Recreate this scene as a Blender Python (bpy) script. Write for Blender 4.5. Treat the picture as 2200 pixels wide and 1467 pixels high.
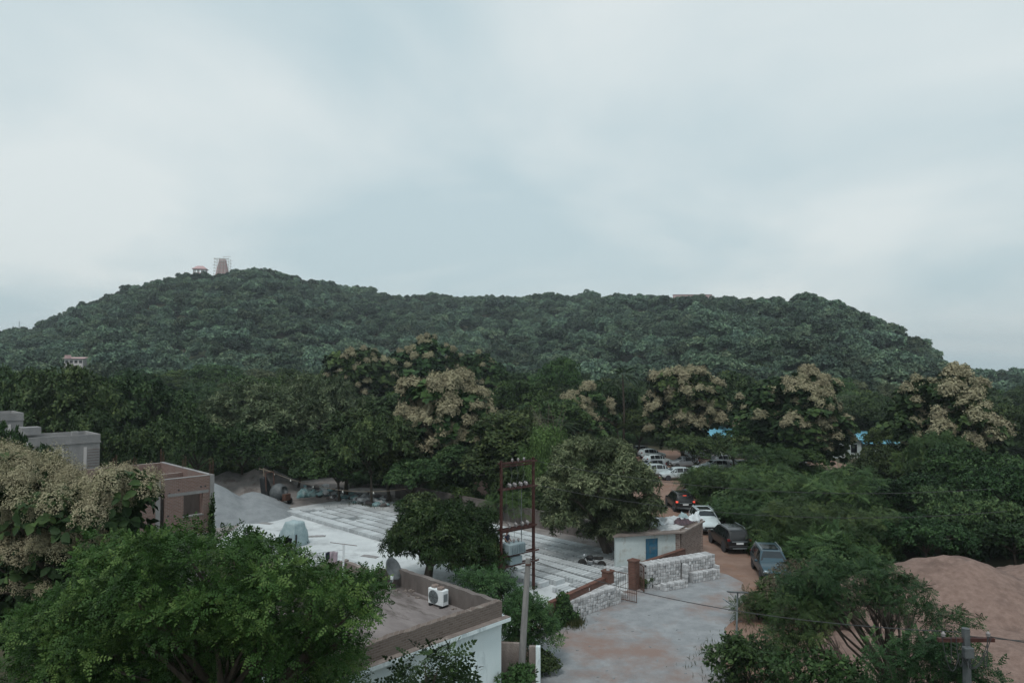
import bpy, bmesh, math, random
import numpy as np
from mathutils import Vector, Matrix, noise as mnoise

# ---------------------------------------------------------------- clear
for o in list(bpy.data.objects): bpy.data.objects.remove(o, do_unlink=True)
scene = bpy.context.scene
col = scene.collection

# ---------------------------------------------------------------- camera
CAM_H, FOC, HORIZON = 13.0, 1500.0, 795.0          # metres, photo pixels, photo row of the horizon
PITCH = math.atan((HORIZON - 733.5) / FOC)
cam_d = bpy.data.cameras.new('camera'); cam = bpy.data.objects.new('camera', cam_d); col.objects.link(cam)
cam.location = (0, 0, CAM_H); cam.rotation_euler = (math.pi/2 + PITCH, 0, 0)
cam_d.sensor_width = 36; cam_d.lens = 36*FOC/2200; cam_d.clip_end = 8000; cam_d.clip_start = .1
scene.camera = cam

# ---------------------------------------------------------------- sky, sun, exposure
SUN_EL, SUN_ROT = math.radians(58), math.radians(200)
w = bpy.data.worlds.new('World'); scene.world = w; w.use_nodes = True
nt = w.node_tree; nt.nodes.clear(); N = nt.nodes.new; L = nt.links.new
wo = N('ShaderNodeOutputWorld'); bg = N('ShaderNodeBackground'); bg.inputs[1].default_value = .1
sky = N('ShaderNodeTexSky'); sky.sky_type = 'NISHITA'; sky.sun_disc = False
sky.sun_elevation = SUN_EL; sky.sun_rotation = SUN_ROT; sky.air_density = 1.5; sky.dust_density = 3
tc = N('ShaderNodeTexCoord'); sep = N('ShaderNodeSeparateXYZ'); L(tc.outputs['Generated'], sep.inputs[0])
zc = N('ShaderNodeMath'); zc.operation = 'MAXIMUM'; L(sep.outputs[2], zc.inputs[0]); zc.inputs[1].default_value = 0
za = N('ShaderNodeMath'); za.operation = 'ADD'; L(zc.outputs[0], za.inputs[0]); za.inputs[1].default_value = .22
dx = N('ShaderNodeMath'); dx.operation = 'DIVIDE'; L(sep.outputs[0], dx.inputs[0]); L(za.outputs[0], dx.inputs[1])
dy = N('ShaderNodeMath'); dy.operation = 'DIVIDE'; L(sep.outputs[1], dy.inputs[0]); L(za.outputs[0], dy.inputs[1])
cmb = N('ShaderNodeCombineXYZ'); L(dx.outputs[0], cmb.inputs[0]); L(dy.outputs[0], cmb.inputs[1])
n1 = N('ShaderNodeTexNoise'); n1.inputs['Scale'].default_value = .85; n1.inputs['Detail'].default_value = 5
n1.inputs['Roughness'].default_value = .5; n1.inputs['Distortion'].default_value = .35
mp = N('ShaderNodeMapping'); mp.inputs['Location'].default_value = (3.1, 1.7, 0); L(cmb.outputs[0], mp.inputs[0]); L(mp.outputs[0], n1.inputs['Vector'])
rp = N('ShaderNodeValToRGB'); L(n1.outputs[0], rp.inputs[0])
rp.color_ramp.elements[0].position = .36; rp.color_ramp.elements[0].color = (.475, .585, .625, 1)
rp.color_ramp.elements[1].position = .62; rp.color_ramp.elements[1].color = (.675, .73, .735, 1)
sc = N('ShaderNodeVectorMath'); sc.operation = 'SCALE'; sc.inputs['Scale'].default_value = 11.7; L(rp.outputs[0], sc.inputs[0])
mx = N('ShaderNodeMix'); mx.data_type = 'RGBA'; mx.inputs[0].default_value = .93
L(sky.outputs[0], mx.inputs[6]); L(sc.outputs[0], mx.inputs[7]); L(mx.outputs[2], bg.inputs[0]); L(bg.outputs[0], wo.inputs[0])

sun_d = bpy.data.lights.new('sun', 'SUN'); sun_d.energy = 1.5; sun_d.angle = math.radians(14); sun_d.color = (1, .97, .93)
sun = bpy.data.objects.new('sun', sun_d); col.objects.link(sun); sun.location = (0, -20, 60)
sdir = Vector((math.sin(SUN_ROT)*math.cos(SUN_EL), math.cos(SUN_ROT)*math.cos(SUN_EL), math.sin(SUN_EL)))
sun.rotation_euler = sdir.to_track_quat('Z', 'Y').to_euler()
vs = scene.view_settings; vs.view_transform = 'Standard'; vs.look = 'None'; vs.gamma = 1; vs.use_curve_mapping = False
vs.exposure = 0.0

# ---------------------------------------------------------------- helpers
R = random.Random(7)
def rs(seed): return np.random.default_rng(seed)
def ray(px, py):
    d = Vector(((px-1100)/FOC, 1, (733.5-py)/FOC))
    c, s = math.cos(PITCH), math.sin(PITCH)
    return Vector((d.x, d.y*c - d.z*s, d.y*s + d.z*c))
def ground(px, py, z=0.0):                 # photo pixel -> point on the level z
    d = ray(px, py); k = (z-CAM_H)/d.z
    return Vector((d.x*k, d.y*k, z))
def at(px, py, dep):                       # photo pixel at a known depth
    d = ray(px, py); k = dep/d.y
    return Vector((d.x*k, dep, CAM_H + d.z*k))
# frame of the yard: the plots, rows and houses share one direction
WX = Vector((.714, -.700, 0)); NY = Vector((.700, .714, 0)); YAW = math.atan2(WX.y, WX.x)
def yd(t, s, z=0): return Vector((WX.x*t + NY.x*s, WX.y*t + NY.y*s, z))

def put(o, label=None, cat=None, group=None, kind=None):
    if label: o['label'] = label
    if cat: o['category'] = cat
    if group: o['group'] = group
    if kind: o['kind'] = kind
    return o
def empty(name, loc=(0,0,0), rz=0, label=None, cat=None, group=None):
    o = bpy.data.objects.new(name, None); col.objects.link(o); o.empty_display_size = .3
    o.location = loc; o.rotation_euler = (0, 0, rz)
    return put(o, label, cat, group)
def link(name, me, parent=None, loc=(0,0,0), rot=(0,0,0), scale=(1,1,1)):
    o = bpy.data.objects.new(name, me); col.objects.link(o)
    o.parent = parent; o.location = loc; o.rotation_euler = rot; o.scale = scale
    return o
def dup(o, parent=None):
    c = o.copy(); col.objects.link(c); c.parent = parent
    for ch in o.children: dup(ch, c)
    return c

class MB:
    def __init__(s): s.v = []; s.f = []
    def add(s, vs, fs):
        b = len(s.v); s.v += [tuple(v) for v in vs]; s.f += [tuple(i+b for i in f) for f in fs]; return s
    def box(s, c, d, rz=0, rx=0, ry=0, top=1.0):
        M = Matrix.Rotation(rz, 3, 'Z') @ Matrix.Rotation(ry, 3, 'Y') @ Matrix.Rotation(rx, 3, 'X')
        vs = []
        for z in (-.5, .5):
            k = top if z > 0 else 1
            for x, y in ((-.5,-.5), (.5,-.5), (.5,.5), (-.5,.5)):
                vs.append(Vector(c) + M @ Vector((x*d[0]*k, y*d[1]*k, z*d[2])))
        return s.add(vs, [(3,2,1,0), (4,5,6,7), (0,1,5,4), (1,2,6,5), (2,3,7,6), (3,0,4,7)])
    def bb(s, x0, x1, y0, y1, z0, z1): return s.box(((x0+x1)/2, (y0+y1)/2, (z0+z1)/2), (x1-x0, y1-y0, z1-z0))
    def tube(s, pts, rad, n=8, cap=True):
        pts = [Vector(p) for p in pts]; m = len(pts)
        if not hasattr(rad, '__len__'): rad = [rad]*m
        vs = []; up = None
        for i, p in enumerate(pts):
            t = (pts[min(i+1, m-1)] - pts[max(i-1, 0)]).normalized()
            if up is None: up = Vector((1,0,0)) if abs(t.x) < .9 else Vector((0,1,0))
            a = (up - t*up.dot(t)).normalized(); b = t.cross(a); up = a
            for k in range(n):
                q = 2*math.pi*k/n; vs.append(p + (a*math.cos(q) + b*math.sin(q))*rad[i])
        fs = []
        for i in range(m-1):
            for k in range(n):
                k2 = (k+1) % n; fs.append((i*n+k, i*n+k2, (i+1)*n+k2, (i+1)*n+k))
        if cap: fs.append(tuple(range(n-1, -1, -1))); fs.append(tuple((m-1)*n+k for k in range(n)))
        return s.add(vs, fs)
    def prism(s, poly, z0, z1):
        n = len(poly); vs = [(x, y, z0) for x, y in poly] + [(x, y, z1) for x, y in poly]
        fs = [tuple(range(n-1, -1, -1)), tuple(range(n, 2*n))] + [(i, (i+1) % n, n+(i+1) % n, n+i) for i in range(n)]
        return s.add(vs, fs)
    def lathe(s, c, prof, n=12, axis='Z'):
        vs = []; fs = []; m = len(prof)
        for r, z in prof:
            for k in range(n):
                q = 2*math.pi*k/n; p = (r*math.cos(q), r*math.sin(q), z)
                if axis == 'X': p = (p[2], p[0], p[1])
                if axis == 'Y': p = (p[1], p[2], p[0])
                vs.append(Vector(c) + Vector(p))
        for i in range(m-1):
            for k in range(n): fs.append((i*n+k, i*n+(k+1) % n, (i+1)*n+(k+1) % n, (i+1)*n+k))
        fs.append(tuple(range(n-1, -1, -1))); fs.append(tuple((m-1)*n+k for k in range(n)))
        return s.add(vs, fs)
    def mesh(s, name, mat, smooth=False, bevel=0):
        me = bpy.data.meshes.new(name); me.from_pydata(s.v, [], s.f)
        if bevel:
            bm = bmesh.new(); bm.from_mesh(me)
            bmesh.ops.bevel(bm, geom=bm.edges[:], offset=bevel, segments=1, affect='EDGES'); bm.to_mesh(me); bm.free()
        me.materials.append(mat)
        if smooth: me.polygons.foreach_set('use_smooth', [True]*len(me.polygons))
        me.update(); return me
    def build(s, name, mat, parent=None, smooth=False, bevel=0, loc=(0,0,0), rz=0):
        return link(name, s.mesh(name, mat, smooth, bevel), parent, loc, (0,0,rz))

# ---------------------------------------------------------------- materials
MATS = {}
def pm(name, c1, c2=None, scale=2.0, rough=.85, bump=.0, bscale=20, metal=0, c3=None, s3=.6, t3=(.52,.62), spec=.3, vary=.0, detail=6, stretch=None):
    """two-tone noise surface; c3 = third tone in larger stains; vary = brightness change from object to object"""
    m = bpy.data.materials.new(name); m.use_nodes = True; nt = m.node_tree; N = nt.nodes.new; L = nt.links.new
    p = nt.nodes['Principled BSDF']; p.inputs['Roughness'].default_value = rough; p.inputs['Metallic'].default_value = metal
    p.inputs['Specular IOR Level'].default_value = spec
    c2 = c2 or c1
    tc = N('ShaderNodeTexCoord'); src = tc.outputs['Object']
    if stretch:
        mp = N('ShaderNodeMapping'); mp.inputs['Scale'].default_value = stretch; L(src, mp.inputs[0]); src = mp.outputs[0]
    n = N('ShaderNodeTexNoise'); n.inputs['Scale'].default_value = scale; n.inputs['Detail'].default_value = detail; n.inputs['Roughness'].default_value = .65
    L(src, n.inputs['Vector'])
    r = N('ShaderNodeMapRange'); r.inputs[1].default_value = .35; r.inputs[2].default_value = .65; L(n.outputs[0], r.inputs[0])
    mx = N('ShaderNodeMix'); mx.data_type = 'RGBA'; L(r.outputs[0], mx.inputs[0]); mx.inputs[6].default_value = (*c1, 1); mx.inputs[7].default_value = (*c2, 1)
    out = mx.outputs[2]
    if c3:
        n3 = N('ShaderNodeTexNoise'); n3.inputs['Scale'].default_value = s3; n3.inputs['Detail'].default_value = 7; n3.inputs['Roughness'].default_value = .7
        L(src, n3.inputs['Vector'])
        r3 = N('ShaderNodeMapRange'); r3.inputs[1].default_value = t3[0]; r3.inputs[2].default_value = t3[1]; L(n3.outputs[0], r3.inputs[0])
        m3 = N('ShaderNodeMix'); m3.data_type = 'RGBA'; L(r3.outputs[0], m3.inputs[0]); L(out, m3.inputs[6]); m3.inputs[7].default_value = (*c3, 1); out = m3.outputs[2]
    if vary:
        oi = N('ShaderNodeObjectInfo'); vr = N('ShaderNodeMapRange'); L(oi.outputs['Random'], vr.inputs[0]); vr.inputs[3].default_value = 1-vary; vr.inputs[4].default_value = 1+vary
        h = N('ShaderNodeHueSaturation'); L(vr.outputs[0], h.inputs['Value']); L(out, h.inputs['Color']); out = h.outputs[0]
    L(out, p.inputs['Base Color'])
    if bump:
        nb = N('ShaderNodeTexNoise'); nb.inputs['Scale'].default_value = bscale; nb.inputs['Detail'].default_value = 5; L(src, nb.inputs['Vector'])
        b = N('ShaderNodeBump'); b.inputs['Strength'].default_value = bump; b.inputs['Distance'].default_value = .05; L(nb.outputs[0], b.inputs['Height']); L(b.outputs[0], p.inputs['Normal'])
    MATS[name] = m; return m
def brickmat(name, ca, cb, mortar, bw=.23, bh=.085, stain=None, axis='X'):
    """brick courses on a wall in its own frame; axis = the direction along the wall"""
    m = bpy.data.materials.new(name); m.use_nodes = True; nt = m.node_tree; N = nt.nodes.new; L = nt.links.new
    p = nt.nodes['Principled BSDF']; p.inputs['Roughness'].default_value = .92; p.inputs['Specular IOR Level'].default_value = .2
    tc = N('ShaderNodeTexCoord'); sp = N('ShaderNodeSeparateXYZ'); L(tc.outputs['Object'], sp.inputs[0])
    ad = N('ShaderNodeMath'); ad.operation = 'ADD'; L(sp.outputs[0], ad.inputs[0]); L(sp.outputs[1], ad.inputs[1])
    cb_ = N('ShaderNodeCombineXYZ'); L(ad.outputs[0], cb_.inputs[0]); L(sp.outputs[2], cb_.inputs[1])
    b = N('ShaderNodeTexBrick'); b.inputs['Scale'].default_value = 1; b.inputs['Brick Width'].default_value = bw; b.inputs['Row Height'].default_value = bh
    b.inputs['Mortar Size'].default_value = .011; b.inputs['Color1'].default_value = (*ca, 1); b.inputs['Color2'].default_value = (*cb, 1); b.inputs['Mortar'].default_value = (*mortar, 1)
    L(cb_.outputs[0], b.inputs['Vector'])
    n = N('ShaderNodeTexNoise'); n.inputs['Scale'].default_value = 1.3; n.inputs['Detail'].default_value = 8; n.inputs['Roughness'].default_value = .7; L(tc.outputs['Object'], n.inputs['Vector'])
    r = N('ShaderNodeMapRange'); r.inputs[1].default_value = .48; r.inputs[2].default_value = .68; L(n.outputs[0], r.inputs[0])
    mx = N('ShaderNodeMix'); mx.data_type = 'RGBA'; L(r.outputs[0], mx.inputs[0]); L(b.outputs[0], mx.inputs[6]); mx.inputs[7].default_value = (*(stain or mortar), 1)
    L(mx.outputs[2], p.inputs['Base Color'])
    bp = N('ShaderNodeBump'); bp.inputs['Strength'].default_value = .6; bp.inputs['Distance'].default_value = .02; bp.invert = True; L(b.outputs['Fac'], bp.inputs['Height']); L(bp.outputs[0], p.inputs['Normal'])
    MATS[name] = m; return m
def leafmat(name, dark, mid, light, rough=.5, trans=.12, hue=.02, val=.2):
    m = bpy.data.materials.new(name); m.use_nodes = True; nt = m.node_tree; N = nt.nodes.new; L = nt.links.new
    p = nt.nodes['Principled BSDF']; p.inputs['Roughness'].default_value = rough; p.inputs['Specular IOR Level'].default_value = .12
    a = N('ShaderNodeAttribute'); a.attribute_name = 'rnd'
    rp = N('ShaderNodeValToRGB'); L(a.outputs['Fac'], rp.inputs[0]); e = rp.color_ramp.elements
    e[0].color = (*dark, 1); e[1].color = (*light, 1); k = e.new(.6); k.color = (*mid, 1)
    oi = N('ShaderNodeObjectInfo'); h = N('ShaderNodeHueSaturation'); L(rp.outputs[0], h.inputs['Color'])
    r1 = N('ShaderNodeMapRange'); L(oi.outputs['Random'], r1.inputs[0]); r1.inputs[3].default_value = .5-hue; r1.inputs[4].default_value = .5+hue; L(r1.outputs[0], h.inputs['Hue'])
    mu = N('ShaderNodeMath'); mu.operation = 'MULTIPLY'; L(oi.outputs['Random'], mu.inputs[0]); mu.inputs[1].default_value = 7.31
    fr = N('ShaderNodeMath'); fr.operation = 'FRACT'; L(mu.outputs[0], fr.inputs[0])
    r2 = N('ShaderNodeMapRange'); L(fr.outputs[0], r2.inputs[0]); r2.inputs[3].default_value = 1-val; r2.inputs[4].default_value = 1+val; L(r2.outputs[0], h.inputs['Value'])
    L(h.outputs[0], p.inputs['Base Color'])
    t = N('ShaderNodeBsdfTranslucent'); L(h.outputs[0], t.inputs['Color'])
    mx = N('ShaderNodeMixShader'); mx.inputs[0].default_value = trans; L(p.outputs[0], mx.inputs[1]); L(t.outputs[0], mx.inputs[2])
    L(mx.outputs[0], nt.nodes['Material Output'].inputs['Surface'])
    MATS[name] = m; return m

pm('soil', (.035,.045,.022), (.07,.055,.035), .25, .95, .3, 3, c3=(.03,.05,.02), s3=.08)
pm('roadmat', (.20,.213,.226), (.29,.305,.318), 1.1, .9, .6, 14, c3=(.225,.165,.145), s3=.17, t3=(.46,.62), detail=12)
pm('reddirt', (.185,.118,.092), (.25,.17,.135), .7, .95, .5, 6, c3=(.21,.125,.09), s3=.5)
pm('concrete_slab', (.46,.49,.505), (.56,.59,.60), .45, .85, .2, 12, c3=(.34,.36,.37), s3=.30, t3=(.50,.64), detail=9)
pm('block', (.42,.45,.465), (.51,.54,.555), 3, .9, .25, 30, c3=(.33,.35,.36), s3=.12, t3=(.5,.62), vary=.13)
pm('block_mid', (.31,.33,.342), (.38,.40,.41), 3, .9, .25, 30, vary=.12)
pm('block_dark', (.12,.13,.14), (.17,.18,.19), 3, .9, .25, 30, vary=.12)
pm('block_stack', (.38,.385,.395), (.50,.51,.52), 4, .9, .3, 30, c3=(.34,.315,.31), s3=1.2, t3=(.56,.66), vary=.26)
pm('hole', (.05,.05,.055))
pm('gravel', (.19,.207,.22), (.25,.268,.28), 1.5, .95, .6, 30)
pm('gravel_brown', (.19,.18,.175), (.27,.25,.24), 1.2, .95, .8, 18, c3=(.15,.13,.12), s3=.8)
pm('sand', (.175,.118,.098), (.25,.175,.148), 3.0, .95, 1.0, 18, c3=(.14,.095,.08), s3=.45, t3=(.5,.62))
pm('plaster_white', (.66,.765,.79), (.74,.82,.84), .8, .85, .15, 14, c3=(.30,.38,.41), s3=1.1, t3=(.52,.70), stretch=(1,1,.35), detail=9)
pm('parapet', (.17,.14,.128), (.25,.215,.195), 1.8, .93, .6, 16, c3=(.33,.29,.265), s3=1.6, t3=(.55,.68))
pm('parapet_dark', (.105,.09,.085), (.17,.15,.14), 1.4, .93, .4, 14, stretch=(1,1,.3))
pm('roof_floor', (.15,.13,.128), (.235,.21,.205), .8, .93, .4, 12, c3=(.10,.085,.08), s3=.7, stretch=(.5,1.6,1))
pm('plaster_blue', (.42,.48,.485), (.52,.57,.565), 1.0, .88, .2, 14, c3=(.25,.235,.20), s3=1.0, t3=(.50,.68), detail=9)
pm('raw_concrete', (.20,.195,.195), (.28,.275,.272), .9, .9, .3, 12, c3=(.20,.20,.205), s3=.6)
brickmat('brick_red', (.165,.098,.082), (.225,.14,.12), (.25,.215,.20), stain=(.21,.165,.15))
brickmat('brick_hut', (.17,.125,.108), (.27,.215,.19), (.33,.29,.27), .30, .12, stain=(.29,.25,.23))
brickmat('brick_wall', (.125,.058,.045), (.175,.088,.068), (.12,.09,.078), stain=(.10,.065,.055))
brickmat('parapet_brick', (.125,.098,.086), (.185,.15,.132), (.215,.19,.172), stain=(.16,.135,.122))
pm('blue_door', (.025,.10,.17), (.04,.14,.22), 3, .6, c3=(.10,.13,.15), s3=2)
pm('red_steel', (.042,.016,.014), (.07,.025,.02), 4, .65, .2, 20, c3=(.09,.05,.04), s3=2)
pm('rust', (.07,.037,.028), (.115,.06,.045), 4, .85)
pm('grey_steel', (.20,.235,.25), (.28,.315,.33), 4, .5, metal=.3)
pm('dull_steel', (.07,.08,.085), (.13,.14,.145), 4, .6, metal=.2)
pm('pole_concrete', (.20,.195,.19), (.29,.28,.27), 2.5, .9, .3, 16, stretch=(3,3,.6))
pm('white_metal', (.74,.78,.80), (.66,.70,.72), 3, .5)
pm('black_plastic', (.015,.016,.018), (.025,.026,.028), 3, .5)
pm('tyre', (.016,.016,.017), (.03,.028,.026), 6, .85)
pm('rim', (.30,.31,.32), (.2,.21,.22), 5, .35, metal=.8)
pm('transformer_grey', (.19,.25,.275), (.26,.32,.34), 2, .5)
pm('insulator', (.20,.185,.185), (.28,.26,.26), 3, .25)
pm('wire', (.05,.052,.055))
pm('tarp_blue', (.24,.325,.345), (.34,.43,.45), 2, .5, .4, 6)
pm('tarp_grey', (.42,.46,.48), (.55,.58,.60), 2, .5, .4, 9, vary=.2)
pm('rag_dark', (.05,.04,.05), (.12,.08,.09), 4, .9, vary=.3)
pm('sack_white', (.38,.40,.41), (.58,.59,.60), 3, .75, .3, 10, vary=.3)
pm('sack_blue', (.10,.24,.26), (.32,.42,.43), 3, .6, .3, 10, vary=.2)
pm('sack_dark', (.07,.065,.065), (.17,.15,.15), 3, .85, .3, 10, vary=.3)
pm('teal_net', (.03,.20,.20), (.06,.28,.27), 4, .8)
pm('bark', (.045,.036,.028), (.085,.068,.053), 3, .95, .6, 18, stretch=(2,2,.4))
pm('bark_pale', (.10,.083,.068), (.15,.125,.105), 3, .95, .5, 16, stretch=(2,2,.4))
pm('blue_roof', (.13,.36,.48), (.18,.43,.55), .8, .5, vary=.05)
pm('pink_wall', (.38,.25,.22), (.46,.32,.285), .9, .9, c3=(.3,.2,.17))
pm('temple_pink', (.40,.27,.27), (.50,.35,.35), .3, .9)
pm('temple_pale', (.42,.40,.40), (.52,.49,.48), .3, .9)
pm('bamboo_pole', (.16,.13,.10), (.25,.21,.16), 2, .9)
pm('skin', (.16,.085,.055), (.20,.11,.07), 5, .6)
pm('shirt_navy', (.018,.022,.045), (.03,.035,.06), 6, .9)
pm('cloth_teal', (.26,.35,.34), (.33,.42,.40), 5, .9)
pm('hair_black', (.01,.009,.009))
pm('cloth_mauve', (.30,.24,.28), (.42,.36,.40), 6, .9)
def paint(name, c, rough=.25, metal=.0):
    m = pm(name, c, tuple(x*.85+.01 for x in c), 1.5, rough, metal=metal, spec=.5); p = m.node_tree.nodes['Principled BSDF']; p.inputs['Coat Weight'].default_value = .15; p.inputs['Coat Roughness'].default_value = .1
    return m
paint('paint_black', (.006,.0065,.008), .3); paint('paint_white', (.55,.63,.65)); paint('paint_blue', (.035,.075,.10), .3, .3); paint('paint_silver', (.36,.40,.43), .3, .4)
paint('paint_grey', (.12,.135,.15), .3, .3); paint('paint_maroon', (.10,.018,.02)); paint('glass_dark', (.008,.010,.013), .12); paint('glass_sky', (.012,.02,.026), .12)
def emis(name, c, s):
    m = bpy.data.materials.new(name); m.use_nodes = True; p = m.node_tree.nodes['Principled BSDF']
    p.inputs['Base Color'].default_value = (*c, 1); p.inputs['Emission Color'].default_value = (*c, 1); p.inputs['Emission Strength'].default_value = s; MATS[name] = m
emis('tail_lit', (.9,.10,.06), .7); pm('tail_off', (.16,.012,.012), rough=.2); pm('head_lamp', (.5,.54,.56), rough=.15); pm('bulb', (.7,.7,.66), rough=.2)

leafmat('leaf_neem', (.013,.029,.007), (.041,.079,.019), (.115,.162,.045), trans=.10)
leafmat('leaf_mango', (.009,.018,.006), (.025,.047,.015), (.08,.11,.04), rough=.45)
leafmat('leaf_mango_pale', (0.0228,0.0342,0.0171), (0.0816,0.108,0.054), (0.247,0.273,0.156), rough=.42)
leafmat('leaf_shade', (.010,.024,.009), (.032,.062,.024), (.085,.125,.045))  # darker leaf colour paints in the dimness of the lower right
leafmat('leaf_teak', (0.009542,0.02199,0.008664), (0.03013,0.05877,0.02189), (0.08161,0.1331,0.04446), rough=.6)
leafmat('leaf_feather', (0.0159,0.03384,0.013), (0.05022,0.094,0.03466), (0.1197,0.1794,0.05928), trans=.12)
leafmat('leaf_wood', (0.01272,0.02538,0.01011), (0.04018,0.07052,0.02736), (0.1033,0.1447,0.05434), hue=.025, val=.35)
leafmat('leaf_wood_light', (0.01749,0.03722,0.01155), (0.05223,0.094,0.02918), (0.1088,0.1678,0.05434), hue=.025, val=.25)
leafmat('leaf_hill', (.027,.054,.038), (.092,.146,.098), (.185,.255,.15), hue=.04, val=.55, trans=.1)  # part of the distance haze is put into this lighter, bluer leaf colour
leafmat('leaf_bamboo', (0.02993,0.06042,0.019), (0.0864,0.1526,0.048), (0.1521,0.248,0.0832), trans=.12)
leafmat('leaf_dusk', (0.00855,0.02014,0.00684), (0.02592,0.0547,0.0192), (0.0702,0.124,0.0416), rough=.45, trans=.1)
leafmat('floret', (.22,.20,.125), (.31,.285,.185), (.41,.385,.265), rough=.9, trans=.12, hue=.01, val=.12)
leafmat('twig_brown', (.05,.04,.03), (.09,.075,.055), (.13,.11,.08), rough=.9)
leafmat('grass', (.025,.04,.014), (.06,.08,.03), (.14,.13,.065), rough=.8)
M = MATS

# ---------------------------------------------------------------- leaf clouds
def unit(v): return v/np.maximum(np.linalg.norm(v, axis=-1, keepdims=True), 1e-9)
def leaf(wid=.3, fold=.06, bend=-.08):
    return np.array([(0,0,0), (.45,-wid,fold), (1,0,bend), (.45,wid,fold)], float), [(0,1,2,3)]
def bigleaf(w=.34, fold=.07, bend=-.12):
    return np.array([(0,0,0),(.28,-w*.85,fold),(.68,-w,fold*.6),(1,0,bend),(.68,w,fold*.6),(.28,w*.85,fold)], float), [(0,1,2,3),(0,3,4,5)]
def frond(pairs, ll, lw, droop=.25, fold=.0, taper=True):
    v = []; f = []
    for i in range(pairs):
        t = .18 + .78*i/max(pairs-1, 1); k = (1 - .45*abs(t-.5)*2) if taper else 1
        for sd in (-1, 1):
            b = np.array([t, 0, -droop*t*t]); d = np.array([.45, sd*.89, -.18+fold]); d = d/np.linalg.norm(d); s = np.array([.89, -sd*.45, 0.])
            n = len(v); v += [b, b + d*ll*k*.5 - s*lw, b + d*ll*k, b + d*ll*k*.5 + s*lw]; f.append((n, n+1, n+2, n+3))
    n = len(v); b = np.array([.96, 0, -droop*.92]); v += [b, b + (ll*.5, -lw, -.05), b + (ll, 0, -.12), b + (ll*.5, lw, -.05)]; f.append((n, n+1, n+2, n+3))
    n = len(v); v += [np.array([0,-.008,0]), np.array([1,-.004,-droop]), np.array([1,.004,-droop]), np.array([0,.008,0])]; f.append((n, n+1, n+2, n+3))
    return np.array(v), f
def cloud(name, P, A, Nn, S, shape, mat, rnd):
    sv, sf = shape; k = len(sv); m = len(P)
    Nn = unit(Nn); A = A - Nn*(A*Nn).sum(1, keepdims=True); A = unit(A); B = np.cross(Nn, A)
    V = P[:,None,:] + S[:,None,None]*(sv[None,:,0,None]*A[:,None,:] + sv[None,:,1,None]*B[:,None,:] + sv[None,:,2,None]*Nn[:,None,:])
    V = V.reshape(-1, 3); F = (np.array(sf)[None] + (np.arange(m)*k)[:,None,None]).reshape(-1)
    nf = m*len(sf); me = bpy.data.meshes.new(name)
    me.vertices.add(len(V)); me.vertices.foreach_set('co', V.astype(np.float32).ravel())
    me.loops.add(nf*4); me.loops.foreach_set('vertex_index', F.astype(np.int32))
    me.polygons.add(nf); me.polygons.foreach_set('loop_start', np.arange(0, nf*4, 4, dtype=np.int32))
    at_ = me.attributes.new('rnd', 'FLOAT', 'POINT'); at_.data.foreach_set('value', np.repeat(rnd, k).astype(np.float32))
    me.materials.append(mat); me.update(calc_edges=True); return me
def scatter(rg, clumps, n, up=.55, out=.6, jit=.6, droop=.3, shell=.45, lo=-.55, tuft=0):
    """leaves through clumps [(x,y,z,rx,ry,rz)]: denser to the outside, facing out and up"""
    C = np.array([c[:3] for c in clumps], float); RR = np.array([c[3:6] for c in clumps], float)
    wgt = (RR.prod(1))**(2/3); wgt /= wgt.sum()
    i = rg.choice(len(C), n, p=wgt)
    d = unit(rg.normal(size=(n, 3))); d[:,2] = np.where(d[:,2] < lo, -d[:,2]*rg.random(n), d[:,2]); d = unit(d)
    r = shell + (1-shell)*rg.random(n)**.6
    r *= 1 + .22*rg.normal(size=n)*(rg.random(n) < .35)
    P = C[i] + RR[i]*d*r[:,None]
    Nn = d*out + np.array([0,0,up]) + rg.normal(size=(n,3))*jit*.6
    A = d*.6 + rg.normal(size=(n,3))*.7 - np.array([0,0,droop])
    base = rg.random(len(C))
    rnd = np.clip(.15 + .35*base[i] + .45*rg.random(n)**1.6, 0, 1)
    return P, A, Nn, rnd
def crown_mesh(name, rg, clumps, n, shape, size, mat, **kw):
    P, A, Nn, rnd = scatter(rg, clumps, n, **kw)
    S = size*(.65 + .7*rg.random(n)); return cloud(name, P, A, Nn, S, shape, mat, rnd)
def ellip_clumps(rg, n, c, rad, cr, lo=-.35, inner=.15, flat=.8, jitter=.25):
    out = []; ga = math.pi*(3-math.sqrt(5))
    for i in range(n):
        z = lo + (1-lo)*(i+.5)/n; q = ga*i + rg.random()*.8; rr = math.sqrt(max(0, 1-z*z))
        k = (1 - jitter*rg.random()) if rg.random() > inner else .45
        r = cr*(.65 + .7*rg.random())
        out.append((c[0]+rad[0]*k*rr*math.cos(q), c[1]+rad[1]*k*rr*math.sin(q), c[2]+rad[2]*k*z, r, r, r*flat))
    return out
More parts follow.
